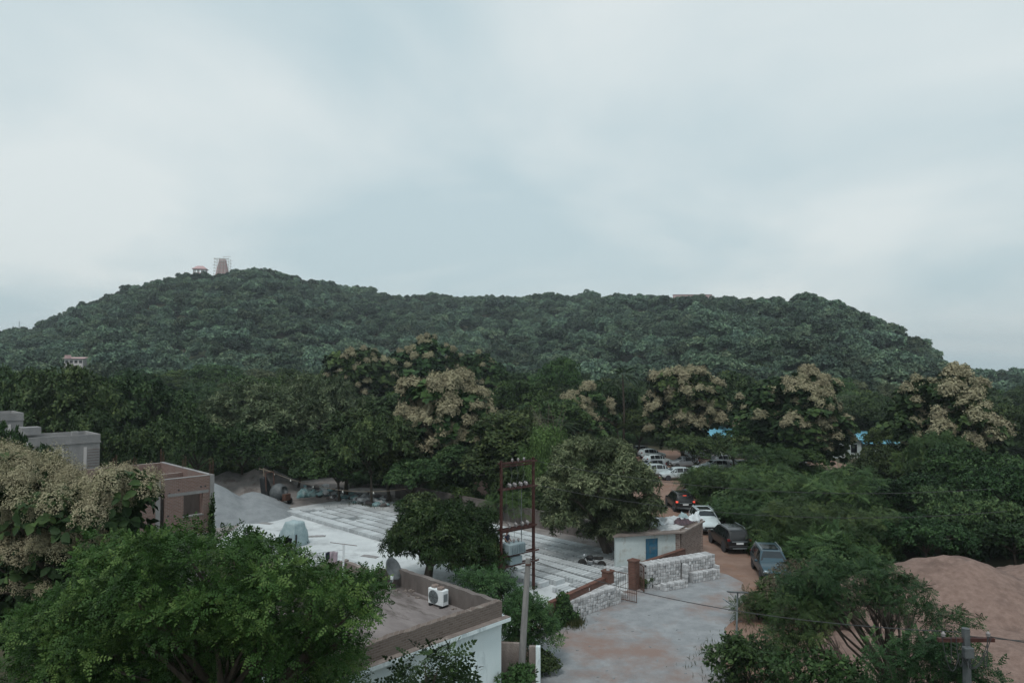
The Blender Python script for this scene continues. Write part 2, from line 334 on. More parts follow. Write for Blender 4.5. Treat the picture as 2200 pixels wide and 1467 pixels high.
def trunk_mesh(name, rg, base, fork, clumps, r0, mat, nl=9, lean=(0,0), n=7):
    mb = MB(); b = Vector(base); f = Vector(fork)
    mid = (b+f)/2 + Vector((lean[0], lean[1], 0))
    mb.tube([b - Vector((0,0,.3)), b + Vector((0,0,.25)), mid, f], [r0*1.5, r0*1.1, r0*.9, r0*.8], n)
    idx = rg.permutation(len(clumps))[:nl]
    for i in idx:
        c = Vector(clumps[i][:3]); st = f.lerp(mid, rg.random()*.35); d = c - st
        k = st + d*.45 + Vector((rg.normal()*.12, rg.normal()*.12, .12 + rg.random()*.1))*d.length*.5
        e = st + d*.95
        mb.tube([st, st.lerp(k, .5) + Vector((0,0,.04*d.length)), k, e], [r0*.55, r0*.42, r0*.28, r0*.08], 5)
        for q in range(2):
            e2 = k + (c-k)*.7 + Vector((rg.normal(), rg.normal(), rg.random()*.6))*clumps[i][3]*.6
            mb.tube([k, k.lerp(e2, .55)+Vector((0,0,.05)), e2], [r0*.2, r0*.12, r0*.04], 4)
    return mb.mesh(name, mat, True)

def rosettes(rg, clumps, K, nl, lo=-.35, pol=(.5,1.7), droop=.25, shell=.8, upax=.6, spread=.1):
    """whorls of leaves on the outside of the clumps, each fanning out from a twig end"""
    C = np.array([c[:3] for c in clumps], float); RR = np.array([c[3:6] for c in clumps], float)
    wgt = (RR.prod(1))**(2/3); wgt /= wgt.sum(); i = rg.choice(len(C), K, p=wgt)
    d = unit(rg.normal(size=(K,3))); d[:,2] = np.where(d[:,2] < lo, np.abs(d[:,2]), d[:,2]); d = unit(d)
    P0 = C[i] + RR[i]*d*(shell + (1.05-shell)*rg.random(K))[:,None]
    ax = unit(d + np.array([0,0,upax]) + rg.normal(size=(K,3))*.25)
    t1 = unit(np.cross(ax, rg.normal(size=(K,3)))); t2 = np.cross(ax, t1)
    az = rg.random((K,nl))*2*np.pi; po = pol[0] + (pol[1]-pol[0])*rg.random((K,nl))
    A = ax[:,None]*np.cos(po)[...,None] + (t1[:,None]*np.cos(az)[...,None] + t2[:,None]*np.sin(az)[...,None])*np.sin(po)[...,None]
    A = A.reshape(-1,3); A[:,2] -= droop; A = unit(A); AX = np.repeat(ax, nl, 0)
    Nn = AX - A*(A*AX).sum(1, keepdims=True) + rg.normal(size=A.shape)*.15
    P = np.repeat(P0, nl, 0) + A*spread*rg.random((K*nl,1))
    rb = .15 + .45*rg.random(len(C)); rnd = np.clip(np.repeat(rb[i] + .25*rg.random(K)*0 + .2*(rg.random(K) < .12), nl) + .4*rg.random(K*nl)**1.5, 0, 1)
    return P, A, Nn, rnd
def rose_mesh(name, rg, clumps, K, nl, shape, size, mat, **kw):
    P, A, Nn, rnd = rosettes(rg, clumps, K, nl, **kw); return cloud(name, P, A, Nn, size*(.7+.6*rg.random(len(P))), shape, mat, rnd)

# ================================================================ SETTING
RIDGE_X = [-900,-300,0,70,150,210,280,370,430,500,560,610,650,700,780,830,900,1000,1100,1200,1280,1380,1450,1520,1600,1680,1750,1800,1850,1900,1950,1985,2010,2035,2060,2120,2600]
RIDGE_Y = [795,770,716,702,664,645,616,594,584,574,572,584,602,614,622,634,636,638,636,632,630,632,640,640,634,636,642,654,672,692,718,742,764,790,801,803,806]
DEP_X = [-900,0,500,900,1250,1550,1800,2060,2600]
DEP_Y = [430,470,520,600,580,430,390,360,360]
def sstep(a, b, x):
    t = np.clip((x-a)/(b-a), 0, 1); return t*t*(3-2*t)
def terrain(x, y):
    x = np.asarray(x, float); y = np.asarray(y, float)
    ys = np.maximum(y, 40.); p = 1100 + FOC*x/ys
    ry = np.interp(p, RIDGE_X, RIDGE_Y); dd = np.interp(p, DEP_X, DEP_Y)
    zr = np.maximum(CAM_H + (HORIZON-ry)*dd/FOC - 8.0, 0)
    y0 = dd*.40; t = (ys-y0)/(dd-y0)
    up = np.where(t < 1, .45*(.5-.5*np.cos(np.pi*np.clip(t,0,1))) + .55*np.clip(t,0,1)**1.15, np.maximum(1 - .35*np.clip(t-1,0,None)**1.5, 0))
    up = np.where(t <= 0, 0, up)
    nz = (np.sin(x*.043+1.3)*np.cos(y*.037) + .6*np.sin(x*.11+y*.07) + .5*np.cos(y*.13-x*.05))*2.2
    foot = 4.0*sstep(118, 200, ys)*np.clip(1.2 - np.clip((p-1200)/700, 0, 1.2), 0, 1)
    return zr*up + nz*sstep(.02, .25, t)*np.clip(zr/20, 0, 1)*np.clip(1-np.abs(t-1)*0, .0, 1) * np.where(t > .92, .3, 1) + foot*np.where(zr > 0, np.clip(1-np.clip(t,0,1), 0, 1), 1)

def axis(segs):
    out = []
    for a, b, s in segs: out += list(np.arange(a, b, s))
    return np.array(out + [segs[-1][1]])
gx = axis([(-2400,-900,150), (-900,-420,20), (-420,420,6), (420,900,20), (900,2400,150)])
gy = axis([(-300,0,50), (0,110,10), (110,720,6), (720,1200,30), (1200,2400,150)])
XX, YY = np.meshgrid(gx, gy); ZZ = terrain(XX, YY)
nx, ny = len(gx), len(gy)
me = bpy.data.meshes.new('ground')
idx = np.arange(nx*ny).reshape(ny, nx)
F = np.stack([idx[:-1,:-1], idx[:-1,1:], idx[1:,1:], idx[1:,:-1]], -1).reshape(-1, 4)
me.from_pydata(np.stack([XX,YY,ZZ], -1).reshape(-1,3).tolist(), [], F.tolist()); me.materials.append(M['soil'])
put(link('ground', me), kind='structure')

def sheet(name, pts, z, mat, sub=0, wob=0, seed=1):
    """flat sheet with an uneven outline"""
    pts = [Vector(p) for p in pts]; rg = random.Random(seed); out = []
    for i, p in enumerate(pts):
        q = pts[(i+1) % len(pts)]; n = max(1, int((q-p).length/ (sub or 1e9)))
        for k in range(n):
            v = p.lerp(q, k/n)
            if wob: v = v + Vector((rg.uniform(-wob, wob), rg.uniform(-wob, wob), 0))
            out.append((v.x, v.y, z))
    bm = bmesh.new(); f = bm.faces.new([bm.verts.new(v) for v in out]); bmesh.ops.triangulate(bm, faces=[f])
    me = bpy.data.meshes.new(name); bm.to_mesh(me); bm.free(); me.materials.append(M[mat])
    if me.polygons and me.polygons[0].normal.z < 0: me.flip_normals()
    return put(link(name, me), kind='structure')
# red dirt under the lane and car park, then the dusty concrete apron
sheet('dirt_lane', [(-1,22,0),(14,24,0),(14.2,31,0),(15.5,37,0),(18.6,41,0),(19,46,0),(18.2,52,0),(18.2,66,0),(22,80,0),(46,84,0),(46,114,0),(14,114,0),(12.5,84,0),(12.6,62,0),(11,50,0),(8,44,0),(0,35,0)], .004, 'reddirt', 1.5, .35, 3)
sheet('road', [(-.6,21,0),(8.8,22,0),(9.3,27,0),(9.6,32,0),(11,36.5,0),(13.6,40.5,0),(14.1,44,0),(13,46.5,0),(9.5,44.6,0),(5,40,0),(1,35.2,0),(.2,29,0)], .009, 'roadmat', .8, .22, 5)
sheet('yard_floor', [yd(-62,40.5),yd(-58,41.5),yd(-28,41.2),yd(-24.2,38.5),yd(-24.2,20),yd(-30,20),yd(-52.5,22),yd(-61,29)], .008, 'concrete_slab', 2, .15, 8)
sheet('yard_earth', [yd(-75,29),yd(-60,22),yd(-45,20),yd(-24.6,19.6),yd(-24.6,38.3),yd(-30,43.5),yd(-40,47),yd(-76,46)], .0025, 'gravel_brown', 3, .5, 9)
sheet('sand_floor', [(11.5,23,0),(34,22,0),(40,40,0),(34,47,0),(20,45,0),(15.5,37,0),(13,30,0)], .0065, 'sand', 2, .5, 11)

def heap(name, peaks, cell, mat, label, cat, seed=0, rough=.12):
    """heap of loose material: union of cones [(x,y,h,r)]"""
    x0 = min(p[0]-p[3] for p in peaks); x1 = max(p[0]+p[3] for p in peaks); y0 = min(p[1]-p[3] for p in peaks); y1 = max(p[1]+p[3] for p in peaks)
    cx, cy = (x0+x1)/2, (y0+y1)/2
    xs = np.arange(x0, x1+cell, cell); ys = np.arange(y0, y1+cell, cell); v = []; f = []
    for y in ys:
        for x in xs:
            h = 0
            for px, py, ph, pr in peaks:
                q = 1 - math.hypot(x-px, y-py)/pr*(1+.12*mnoise.noise((x*.35+seed, y*.35, 0)))
                if q > 0: h = max(h, ph*(1.12*q - .12*q**6) if q < .9 else ph*(1.12*q-.12*q**6))
            n = mnoise.noise((x*.9+seed, y*.9, 3)); n2 = mnoise.noise((x*2.7, y*2.7, seed))
            v.append((x-cx, y-cy, h + (rough*n + rough*.5*n2)*min(1, h*1.5) - .06))
    nx = len(xs)
    for j in range(len(ys)-1):
        for i in range(nx-1):
            q = (j*nx+i, j*nx+i+1, (j+1)*nx+i+1, (j+1)*nx+i)
            if max(v[k][2] for k in q) > -.055: f.append(q)
    me = bpy.data.meshes.new(name); me.from_pydata(v, [], f); bm = bmesh.new(); bm.from_mesh(me)
    bmesh.ops.delete(bm, geom=[a for a in bm.verts if not a.link_faces], context='VERTS'); bm.to_mesh(me); bm.free()
    me.materials.append(M[mat]); me.polygons.foreach_set('use_smooth', [True]*len(me.polygons))
    return put(link(name, me, None, (cx, cy, 0)), label, cat)
heap('gravel_heap', [(-27.4,62.5,3.3,5.6),(-23.5,63.5,1.5,4.0),(-24.6,66.5,1.6,3.5)], .3, 'gravel', 'smooth pale grey heap of stone dust beside the brick house', 'gravel heap', 4, .06)
heap('gravel_heap', [(-27.2,76.5,2.6,5.0),(-30.5,75.5,2.2,4.5),(-24.5,74,1.4,3.6)], .35, 'gravel_brown', 'darker heap of coarse gravel behind the cement mixer', 'gravel heap', 9, .2)
heap('sand_heap', [(24,38.3,3.05,7.2),(21.0,36.6,1.9,5.2),(30.5,39,2.4,7),(22.5,32,1.0,8),(28,32,1.5,8),(17.5,30,.6,5)], .4, 'sand', 'large heap of pinkish brown sand at the edge of the lane', 'sand heap', 2, .2)

# ================================================================ WHITE HOUSE WITH FLAT ROOF
def orient(o): o.rotation_euler = (0,0,YAW); return o
# local frame: x = t (towards the lane), y = s (away); origin at the near wall's far corner
hs = empty('flat_roof_house', yd(-19.3, 19.1), YAW, 'white walled house with brown flat roof and low parapet in front of the yard', 'house')
LX, LY = -6.9, -7.6
mb = MB(); mb.bb(LX, 0, LY, 0, -.1, 3.16); mb.build('wall', M['plaster_white'], hs)
mb = MB(); mb.bb(LX-.02, .012, LY-.02, .012, 3.162, 3.36); mb.build('roof_slab', M['plaster_white'], hs)
mb = MB(); mb.bb(.024, .30, LY-.1, .22, 3.44, 3.575); mb.bb(LX, .022, .024, .22, 3.44, 3.575); mb.build('roof_ledge', M['plaster_white'], hs)
mb = MB(); mb.bb(.025, .29, LY-.1, .21, 3.576, 3.60); mb.build('ledge_stain', M['parapet'], hs)
mb = MB(); mb.bb(LX+.24, -.24, LY+.24, -.24, 3.362, 3.46); mb.build('roof_floor', M['roof_floor'], hs)
def parapet_run(x0, x1, y0, y1, mat, h=.82, seed=1, z0=3.362):
    """rough plastered parapet: subdivided bar with a worn top"""
    mb = MB(); L_ = max(x1-x0, y1-y0); n = int(L_/.22); rg = random.Random(seed); alongx = (x1-x0) > (y1-y0); vs = []
    for i in range(n+1):
        k = i/n; t = h + rg.uniform(-.025,.025)
        for a, z in ((0,0),(1,0),(1,t),(0,t)):
            o = rg.uniform(-.008,.008) if z else 0
            vs.append((x0+(x1-x0)*k, y0+(y1-y0)*a+o, z0+z) if alongx else (x0+(x1-x0)*a+o, y0+(y1-y0)*k, z0+z))
    fs = []
    for i in range(n):
        for a in range(4): fs.append((i*4+a, i*4+(a+1)%4, (i+1)*4+(a+1)%4, (i+1)*4+a))
    fs += [(0,1,2,3), (n*4+3, n*4+2, n*4+1, n*4)]
    m = mb.add(vs, fs); o = m.build('parapet', M[mat], hs); o.data.validate()
    bm = bmesh.new(); bm.from_mesh(o.data); bmesh.ops.recalc_face_normals(bm, faces=bm.faces[:]); bm.to_mesh(o.data); bm.free(); return o
parapet_run(-.24, .02, LY, .02, 'parapet_brick', .83, 2)
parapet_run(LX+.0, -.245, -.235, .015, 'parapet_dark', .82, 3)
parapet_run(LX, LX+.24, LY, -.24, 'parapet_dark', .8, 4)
parapet_run(LX+.245, -.245, LY, LY+.24, 'parapet', .8, 5)
# annex roof behind it
mb = MB(); mb.bb(LX-1.9, LX-.02, -5.1, -1.3, -.1, 3.3); mb.build('annex_wall', M['plaster_white'], hs)
mb = MB(); mb.bb(LX-1.9, LX-.02, -5.1, -1.3, 3.302, 3.40); mb.build('annex_roof', M['roof_floor'], hs)
parapet_run(LX-1.9, LX-1.68, -5.1, -1.3, 'parapet', .95, 8, 3.402)
parapet_run(LX-1.675, LX-.03, -1.52, -1.3, 'parapet', .9, 9, 3.402)
# window with awning brackets and an opening on the near wall
mb = MB(); mb.bb(.003, .05, -6.0, -4.9, .9, 2.05); w_ = mb.build('window', M['black_plastic'], hs)
mb = MB()
for y in (-6.05, -4.85): mb.bb(.0, .09, y-.04, y+.04, .85, 2.1)
mb.bb(.0,.1,-6.1,-4.8,2.1,2.18); mb.bb(.0,.1,-6.1,-4.8,.78,.85)
for k in range(6): mb.tube([(.07,-5.95+k*.2,.85),(.07,-5.95+k*.2,2.1)], .012, 4)
mb.build('frame', M['rust'], w_)
mb = MB()
for y in (-6.05,-4.85): mb.tube([(.05,y,2.25),(.7,y,2.05)], .025, 5); mb.tube([(.05,y,1.7),(.7,y,2.05)], .02, 5)
mb.tube([(.7,-6.1,2.05),(.7,-4.8,2.05)], .025, 5); mb.build('awning_bracket', M['rust'], hs)
mb = MB(); mb.bb(0, .35, -2.1, -1.5, 1.9, 1.97); mb.build('ledge', M['plaster_white'], hs)

def onroof(lx, ly, z=3.46): return yd(-19.3+lx, 19.1+ly, z)
# air conditioner
ac = empty('air_conditioner', onroof(-2.95, -.68), YAW-math.pi/2+.1, 'white outdoor air conditioner unit standing on the flat roof', 'air conditioner')
mb = MB(); mb.bb(-.17,.17,-.42,.42,.09,.70); mb.build('casing', M['white_metal'], ac, bevel=.02)
mb = MB(); mb.lathe((.172,-.1,.39), [(.27,0),(.27,.012),(.25,.018),(.05,.02)], 24, 'X'); g = mb.build('fan_grille', M['grey_steel'], ac)
mb = MB()
for r in (.08,.13,.18,.23):
    mb.tube([(.198,-.1+r*math.cos(q*math.pi/10),.39+r*math.sin(q*math.pi/10)) for q in range(21)], .006, 4)
for q in range(6): mb.tube([(.198,-.1,.39),(.198,-.1+.26*math.cos(q*1.047),.39+.26*math.sin(q*1.047))], .006, 4)
mb.build('grille_wire', M['black_plastic'], g)
for y in (-.3,.3):
    mb = MB(); mb.bb(-.2,.2,y-.05,y+.05,0,.088); mb.build('foot', M['black_plastic'], ac)
mb = MB(); mb.bb(-.1,.12,.421,.427,.25,.55); mb.build('side_panel', M['grey_steel'], ac)
for i, (a, b) in enumerate(((-.22,.02),(.2,-.02))):
    o = MB().box((0,0,.05),(.22,.26,.1)).build('brick', M['brick_hut'], None, bevel=.01)
    o.location = onroof(-2.95+a, -.68+b, 4.162); o.rotation_euler = (0,0,YAW+i*.3); put(o, ['loose brick lying on the air conditioner, over the fan','loose brick lying on the air conditioner, at the corner away from the fan'][i], 'brick', 'bricks on the air conditioner')
# satellite dish in the far corner
sd_ = empty('satellite_dish', onroof(-6.25, -.62), YAW, 'grey satellite dish leaning in the far corner of the flat roof', 'satellite dish')
prof = [(0.02,0),(.2,.02),(.36,.065),(.5,.13),(.51,.14),(.49,.15),(.34,.085),(.18,.04),(.02,.02)]
mb = MB(); mb.lathe((0,0,0), prof, 28); d_ = mb.build('dish', M['dull_steel'], sd_, True); d_.rotation_euler = (0, math.radians(62), .35); d_.location = (0,0,.78)
mb = MB(); mb.tube([(0,0,0),(0,0,.75)], .03, 8); mb.tube([(-.2,-.2,.01),(0,0,.3)], .018, 5); mb.tube([(.2,-.2,.01),(0,0,.3)], .018, 5); mb.build('mast', M['grey_steel'], sd_)
mb = MB(); mb.tube([(0,0,.52),(.45,-.25,.42),(.62,-.42,.62)], .016, 6); mb.tube([(.1,.05,.35),(.5,-.3,.42)], .012, 5); mb.box((.64,-.44,.66),(.1,.1,.14)); mb.build('feed_arm', M['white_metal'], sd_)
# teal net, rubble and rags on the roof
def rag(name, loc, sx, sy, h, mat, label, cat, seed, group=None, rz=0, n=14):
    v = []; f = []
    for j in range(n+1):
        for i in range(n+1):
            a, b = i/n*2-1, j/n*2-1; e = max(abs(a), abs(b)); q = mnoise.noise((a*1.8+seed, b*1.8, seed*.7)); q2 = mnoise.noise((a*5+seed, b*5, 1))
            k = 1 - .22*abs(mnoise.noise((a*2, b*2, seed+9)))*2
            v.append((a*sx*k, b*sy*k, max(0, h*(1-e**3)*(.55+.6*q+.3*q2)) + .006 + .02*(1-e)))
    for j in range(n):
        for i in range(n): f.append((j*(n+1)+i, j*(n+1)+i+1, (j+1)*(n+1)+i+1, (j+1)*(n+1)+i))
    me = bpy.data.meshes.new(name); me.from_pydata(v, [], f); me.materials.append(M[mat]); me.polygons.foreach_set('use_smooth', [True]*len(f))
    o = link(name, me, None, loc, (0,0,rz)); md = o.modifiers.new('thick','SOLIDIFY'); md.thickness = .012; md.offset = 1
    return put(o, label, cat, group)
rag('net', onroof(-1.05,-3.0), .38, .85, .10, 'teal_net', 'crumpled teal net lying on the flat roof along the near parapet', 'net', 3, rz=YAW)
rag('sheet', onroof(-.62,-1.75), .22, .5, .10, 'sack_white', 'crumpled white sheet on the flat roof near the corner', 'sheet', 5, rz=YAW)
def lump(name, mat, seed, s=1.0, sub=2, amp=.35):
    bm = bmesh.new(); bmesh.ops.create_icosphere(bm, subdivisions=sub, radius=.5*s)
    for v in bm.verts:
        p = v.co.normalized(); k = 1 + amp*mnoise.noise(p*1.7 + Vector((seed*3.1, 0, 0))) + amp*.5*mnoise.noise(p*4 + Vector((0, seed*2.3, 0)))
        v.co = v.co*k; v.co.z = max(v.co.z*.75, -.28*s)
    me = bpy.data.meshes.new(name); bm.to_mesh(me); bm.free(); me.materials.append(M[mat]); return me
rub = [lump('rubble', 'parapet', i, 1, 1, .3) for i in range(3)]
mb = MB()
for i in range(70):
    k = R.random(); lx, ly = (-R.uniform(.4,.9), R.uniform(-2.4,-.4)) if k < .45 else (R.uniform(-6,-.5), -R.uniform(.3,.8))
    s = R.uniform(.03,.1); mb.box((lx, ly, 3.46+s*.3), (s*1.6, s, s*.7), R.random()*3)
put(mb.build('roof_rubble', M['parapet'], None, loc=yd(-19.3,19.1), rz=YAW), 'scattered brick rubble along the edges of the flat roof', 'rubble', kind='stuff')
# pole with cross bar and a shirt
pl = empty('clothes_post', onroof(LX-1.55, -1.66, 3.402), YAW, 'white post with a thin cross bar at the corner of the annex roof', 'post')
mb = MB(); mb.tube([(0,0,0),(0,0,1.75)], .045, 8); mb.build('post', M['white_metal'], pl)
mb = MB(); mb.tube([(-.55,-.35,1.80),(.55,.35,1.72)], .014, 5); mb.build('cross_bar', M['rust'], pl)
mb = MB(); mb.tube([(0,0,1.5),(-1.5,-3.2,1.35)], .006, 4); mb.build('line', M['wire'], pl)
def garment(loc, rz):
    v = []; n = 10
    out = [(-.24,0),(-.26,-.42),(-.05,-.46),(.12,-.44),(.26,-.40),(.24,0)]
    mb = MB()
    for sgn in (0,): pass
    cols = 12; rows = 10
    for j in range(rows+1):
        for i in range(cols+1):
            a = i/cols*2-1; b = j/rows
            wv = .04*math.sin(a*7+b*2) + .05*mnoise.noise((a*2, b*3, 4))
            v.append((a*.27*(1-.12*b), wv, -b*.62 - .05*abs(a)))
    f = [(j*(cols+1)+i, j*(cols+1)+i+1, (j+1)*(cols+1)+i+1, (j+1)*(cols+1)+i) for j in range(rows) for i in range(cols)]
    me = bpy.data.meshes.new('shirt'); me.from_pydata(v, [], f); me.materials.append(M['cloth_mauve']); me.materials.append(M['shirt_navy'])
    for p in me.polygons: p.material_index = 1 if p.center.x > .1 and p.center.z > -.35 else 0; p.use_smooth = True
    o = link('shirt', me, None, loc, (0,0,rz)); md = o.modifiers.new('thick','SOLIDIFY'); md.thickness = .02
    return put(o, 'mauve and navy shirt hanging on the line beside the white post', 'shirt')
garment(onroof(LX-1.55-.22, -1.66-.47, 4.885), YAW+math.atan2(-3.2,-1.5))

# ================================================================ YARD OF CONCRETE BLOCKS
ORD = ['first','second','third','fourth','fifth','sixth','seventh','eighth','ninth','tenth']
def slab_mesh(l, w_, h, mat, seed):
    rg = random.Random(seed); mb = MB(); mb.box((0,0,h/2), (l, w_, h), top=.985); me = mb.mesh('concrete_block', M[mat], bevel=.012)
    for v in me.vertices: v.co += Vector((rg.uniform(-.004,.004), rg.uniform(-.004,.004), rg.uniform(-.003,.003)))
    return me
cell = .30
slabs = [slab_mesh(cell-.05, .84, .30, 'block', i) for i in range(4)]
mslab = [slab_mesh(cell-.05, .84, .30, 'block_mid', 9+i) for i in range(3)]
dslab = [slab_mesh(.4-.03, .95, .19, 'block_dark', i) for i in range(3)]
for k in range(9):
    s = 31.7 + 1.06*k
    t0 = -59.2 + .35*k + (0 if k < 6 else (k-5)*4.2); t1 = -25.4 - (.25*(k % 3)) - (0 if k < 5 else (k-4)*.45)
    row = empty('block_row', yd(t0, s, .0085), YAW, f'{ORD[k]} long row of drying concrete blocks counted from the covered machine towards the trees', 'block row', 'rows of drying blocks in the yard')
    n = int((t1-t0)/cell)
    for i in range(n):
        if R.random() < .015 or mnoise.noise((i*.13, k*3.3, 5)) > .52: continue
        bm_ = mslab[R.randrange(3)] if mnoise.noise((i*.09, k*2.1, 1)) > .06 else slabs[R.randrange(4)]
        o = link('concrete_block', bm_, row, (cell*(i+.5), R.uniform(-.012,.012), 0), (0,0,R.uniform(-.012,.012)))
def short_row(ta, tb, s, meshes, c, label):
    row = empty('block_row', yd(ta, s, .0085), YAW, label, 'block row')
    for i in range(int((tb-ta)/c)): link('concrete_block', meshes[i % len(meshes)], row, (c*(i+.5), R.uniform(-.015,.015), 0), (0,0,R.uniform(-.015,.015)))
short_row(-53, -45.6, 25.0, dslab, .4, 'short row of dark damp concrete blocks beside the covered machine')
short_row(-45, -40.0, 25.9, slabs, .3, 'short pale row of blocks leading from the covered machine to the clothes post')
short_row(-43.5, -38.5, 24.2, slabs, .3, 'short pale row of blocks nearest to the clothes post')
# marks on the slab: puddled dust, loose boards
for i, (px, py) in enumerate(((570,1124),(680,1152),(545,1135),(795,1195))):
    p = ground(px, py, .01); rag('board_scrap', (p.x, p.y, .0085), .7, .25, .07, 'raw_concrete', ['thin board scrap lying on the slab near the gravel heap','thin board scrap lying behind the covered machine','thin board scrap at the left edge of the slab','thin board scrap lying left of the round mango tree'][i], 'board', 20+i, 'board scraps on the slab', rz=YAW+R.random())
# machine under tarpaulin
def tarp_machine():
    c = ground(633, 1170); e = empty('covered_machine', (c.x, c.y, 0), YAW+.25, 'block making machine wrapped in a pale blue tarpaulin on the slab', 'machine')
    n = 40; lev = [(0,1.0,.92,.0),(.02,1.02,.95,.02),(.3,.93,.84,.3),(.7,.86,.76,.7),(1.05,.78,.70,1.05),(1.25,.70,.62,1.22),(1.6,.62,.55,1.55),(1.72,.60,.52,1.70),(1.74,.3,.25,1.75)]
    v = []; f = []
    for li, (z, a, b, zz) in enumerate(lev):
        for k in range(n):
            q = 2*math.pi*k/n; sx = math.copysign(abs(math.cos(q))**.45, math.cos(q)); sy = math.copysign(abs(math.sin(q))**.45, math.sin(q))
            fold = 1 + (.13*math.sin(q*8+li*.35) + .16*mnoise.noise((q*3, zz*.9, 2)))*(1.05-zz/2.2)
            off = .30*(1-zz/1.76)
            v.append((sx*a*fold - off, sy*b*fold, zz + .05*mnoise.noise((q*2, zz, 7)) + (0 if zz else 0)))
    for li in range(len(lev)-1):
        for k in range(n):
            if li < 3 and k in (30,31,32,33): continue        # open flap
            k2 = (k+1) % n; f.append((li*n+k, li*n+k2, (li+1)*n+k2, (li+1)*n+k))
    f.append(tuple((len(lev)-1)*n+k for k in range(n)))
    me = bpy.data.meshes.new('tarpaulin'); me.from_pydata(v, [], f); me.materials.append(M['tarp_blue']); me.polygons.foreach_set('use_smooth', [True]*len(f)); link('tarpaulin', me, e)
    mb = MB(); mb.bb(-.7,.6,-.5,.5,.12,.9); mb.bb(-.4,.4,-.3,.3,.9,1.55); mb.build('machine_body', M['black_plastic'], e)
    for x in (-.7,.6):
        for y in (-.55,.55): mb = MB(); mb.lathe((x,y-.05,.13), [(.13,0),(.13,.1)], 14, 'Y'); mb.build('wheel', M['tyre'], e)
tarp_machine()
# cement mixer
def mixer():
    c = ground(590, 1082); e = empty('cement_mixer', (c.x, c.y, 0), -.5, 'dark cement mixer with raised loading hopper in front of the gravel heaps', 'cement mixer')
    mb = MB(); mb.lathe((0,0,0), [(.35,-.75),(.62,-.62),(.85,-.2),(.85,.25),(.55,.7),(.38,.85),(.36,.84),(.5,.68)], 24, 'X'); d = mb.build('drum', M['dull_steel'], e, True); d.location = (.55,0,1.15); d.rotation_euler = (0,-.35,0)
    mb = MB()
    for y in (-.6,.6): mb.tube([(-.7,y,.45),(1.4,y,.45)], .06, 6); mb.tube([(-.2,y,.45),(.4,y,1.3)], .05, 6); mb.tube([(1.0,y,.45),(.6,y,1.3)], .05, 6)
    for x in (-.7,.3,1.4): mb.tube([(x,-.6,.45),(x,.6,.45)], .05, 6)
    mb.tube([(-.55,-.5,.4),(-.75,-.5,3.0)], .06, 6); mb.tube([(-.55,.5,.4),(-.75,.5,3.0)], .06, 6); mb.tube([(-.75,-.5,3.0),(-.75,.5,3.0)], .05, 6); mb.build('frame', M['rust'], e)
    mb = MB(); vs = [(-.45,-.5,-.2),(.45,-.5,-.2),(.45,.5,-.2),(-.45,.5,-.2),(-.28,-.3,1.9),(.28,-.3,1.9),(.28,.3,1.9),(-.28,.3,1.9)]
    mb.add(vs, [(3,2,1,0),(4,5,6,7),(0,1,5,4),(1,2,6,5),(2,3,7,6),(3,0,4,7)]); h = mb.build('hopper', M['black_plastic'], e, bevel=.08); h.location = (-.85,-.1,.7); h.rotation_euler = (.12,-.22,.1)
    for x in (-.5,1.2):
        for y in (-.78,.78):
            mb = MB(); mb.lathe((x,y-.08,.33), [(.24,0),(.33,.02),(.33,.14),(.24,.16)], 18, 'Y'); mb.build('wheel', M['tyre'], e)
    mb = MB(); mb.bb(1.35,1.8,-.35,.35,.5,1.1); mb.build('engine_box', M['rust'], e, bevel=.03)
mixer()
# rubbish along the back edge: separate sacks
bagm = [lump('sack', m_, i+5, 1, 2, .4) for i, m_ in enumerate(['sack_white','sack_white','sack_dark','sack_dark','sack_white','sack_blue','sack_dark'])]
spots = []
for i in range(170):
    px = R.uniform(640, 835); k = (px-640)/195
    py = (1052 + 26*k) + R.uniform(-9, 12); spots.append((px, py))
for px, py in spots:
    p = ground(px, py); s = R.uniform(.3, .85); m_ = bagm[R.randrange(7)]
    zz = R.choice((0,0,0,.3))*s
    nm = {'sack_white':'pale','sack_dark':'dark','sack_blue':'bluish'}[m_.materials[0].name]
    o = link('rubbish_sack', m_, None, (p.x, p.y, .24*s*.7+zz), (R.uniform(-.1,.1), 0, R.random()*6), (s*R.uniform(.8,1.4), s, s*.8))
    put(o, f'crumpled {nm} rubbish sack in the heap along the back edge of the yard', 'rubbish sack', f'{nm} sacks in the rubbish heap')
rag('plastic_sheet', ground(660,1066), 1.3, .8, 1.0, 'sack_blue', 'torn light blue plastic sheet draped over the rubbish heap', 'plastic sheet', 31, rz=.6, n=24)
# string of bulbs
def sag(a, b, d, n=14): return [Vector(a).lerp(Vector(b), i/n) - Vector((0,0,d*4*(i/n)*(1-i/n))) for i in range(n+1)]
lt = empty('light_string', at(566,1006,70), 0, 'sagging cable with bare bulbs strung from the mixer to the trees', 'light string')
pts = sag(at(566,1006,70), at(872,1050,63), 1.0, 24); b0 = lt.location
mb = MB(); mb.tube([p-b0 for p in pts], .022, 4); mb.build('cable', M['bamboo_pole'], lt)
for i in (2,5,9,14,19):
    p = pts[i]-b0; mb = MB(); mb.lathe((p.x,p.y,p.z-.22), [(.02,.22),(.035,.16),(.07,.08),(.06,.02),(.02,0)], 8); mb.build('bulb', M['bulb'], lt, True)
bp = empty('bamboo_post', (pts[0].x, pts[0].y, 0), 0, 'leaning bamboo post that holds the cable beside the mixer', 'post')
MB().tube([(.35,-.3,0),(0,0,pts[0].z+.05)], .05, 6).build('post', M['bamboo_pole'], bp); MB().tube([(-.5,.2,pts[0].z-.05),(.9,-.2,pts[0].z-.3)], .04, 5).build('cross_bar', M['bamboo_pole'], bp)

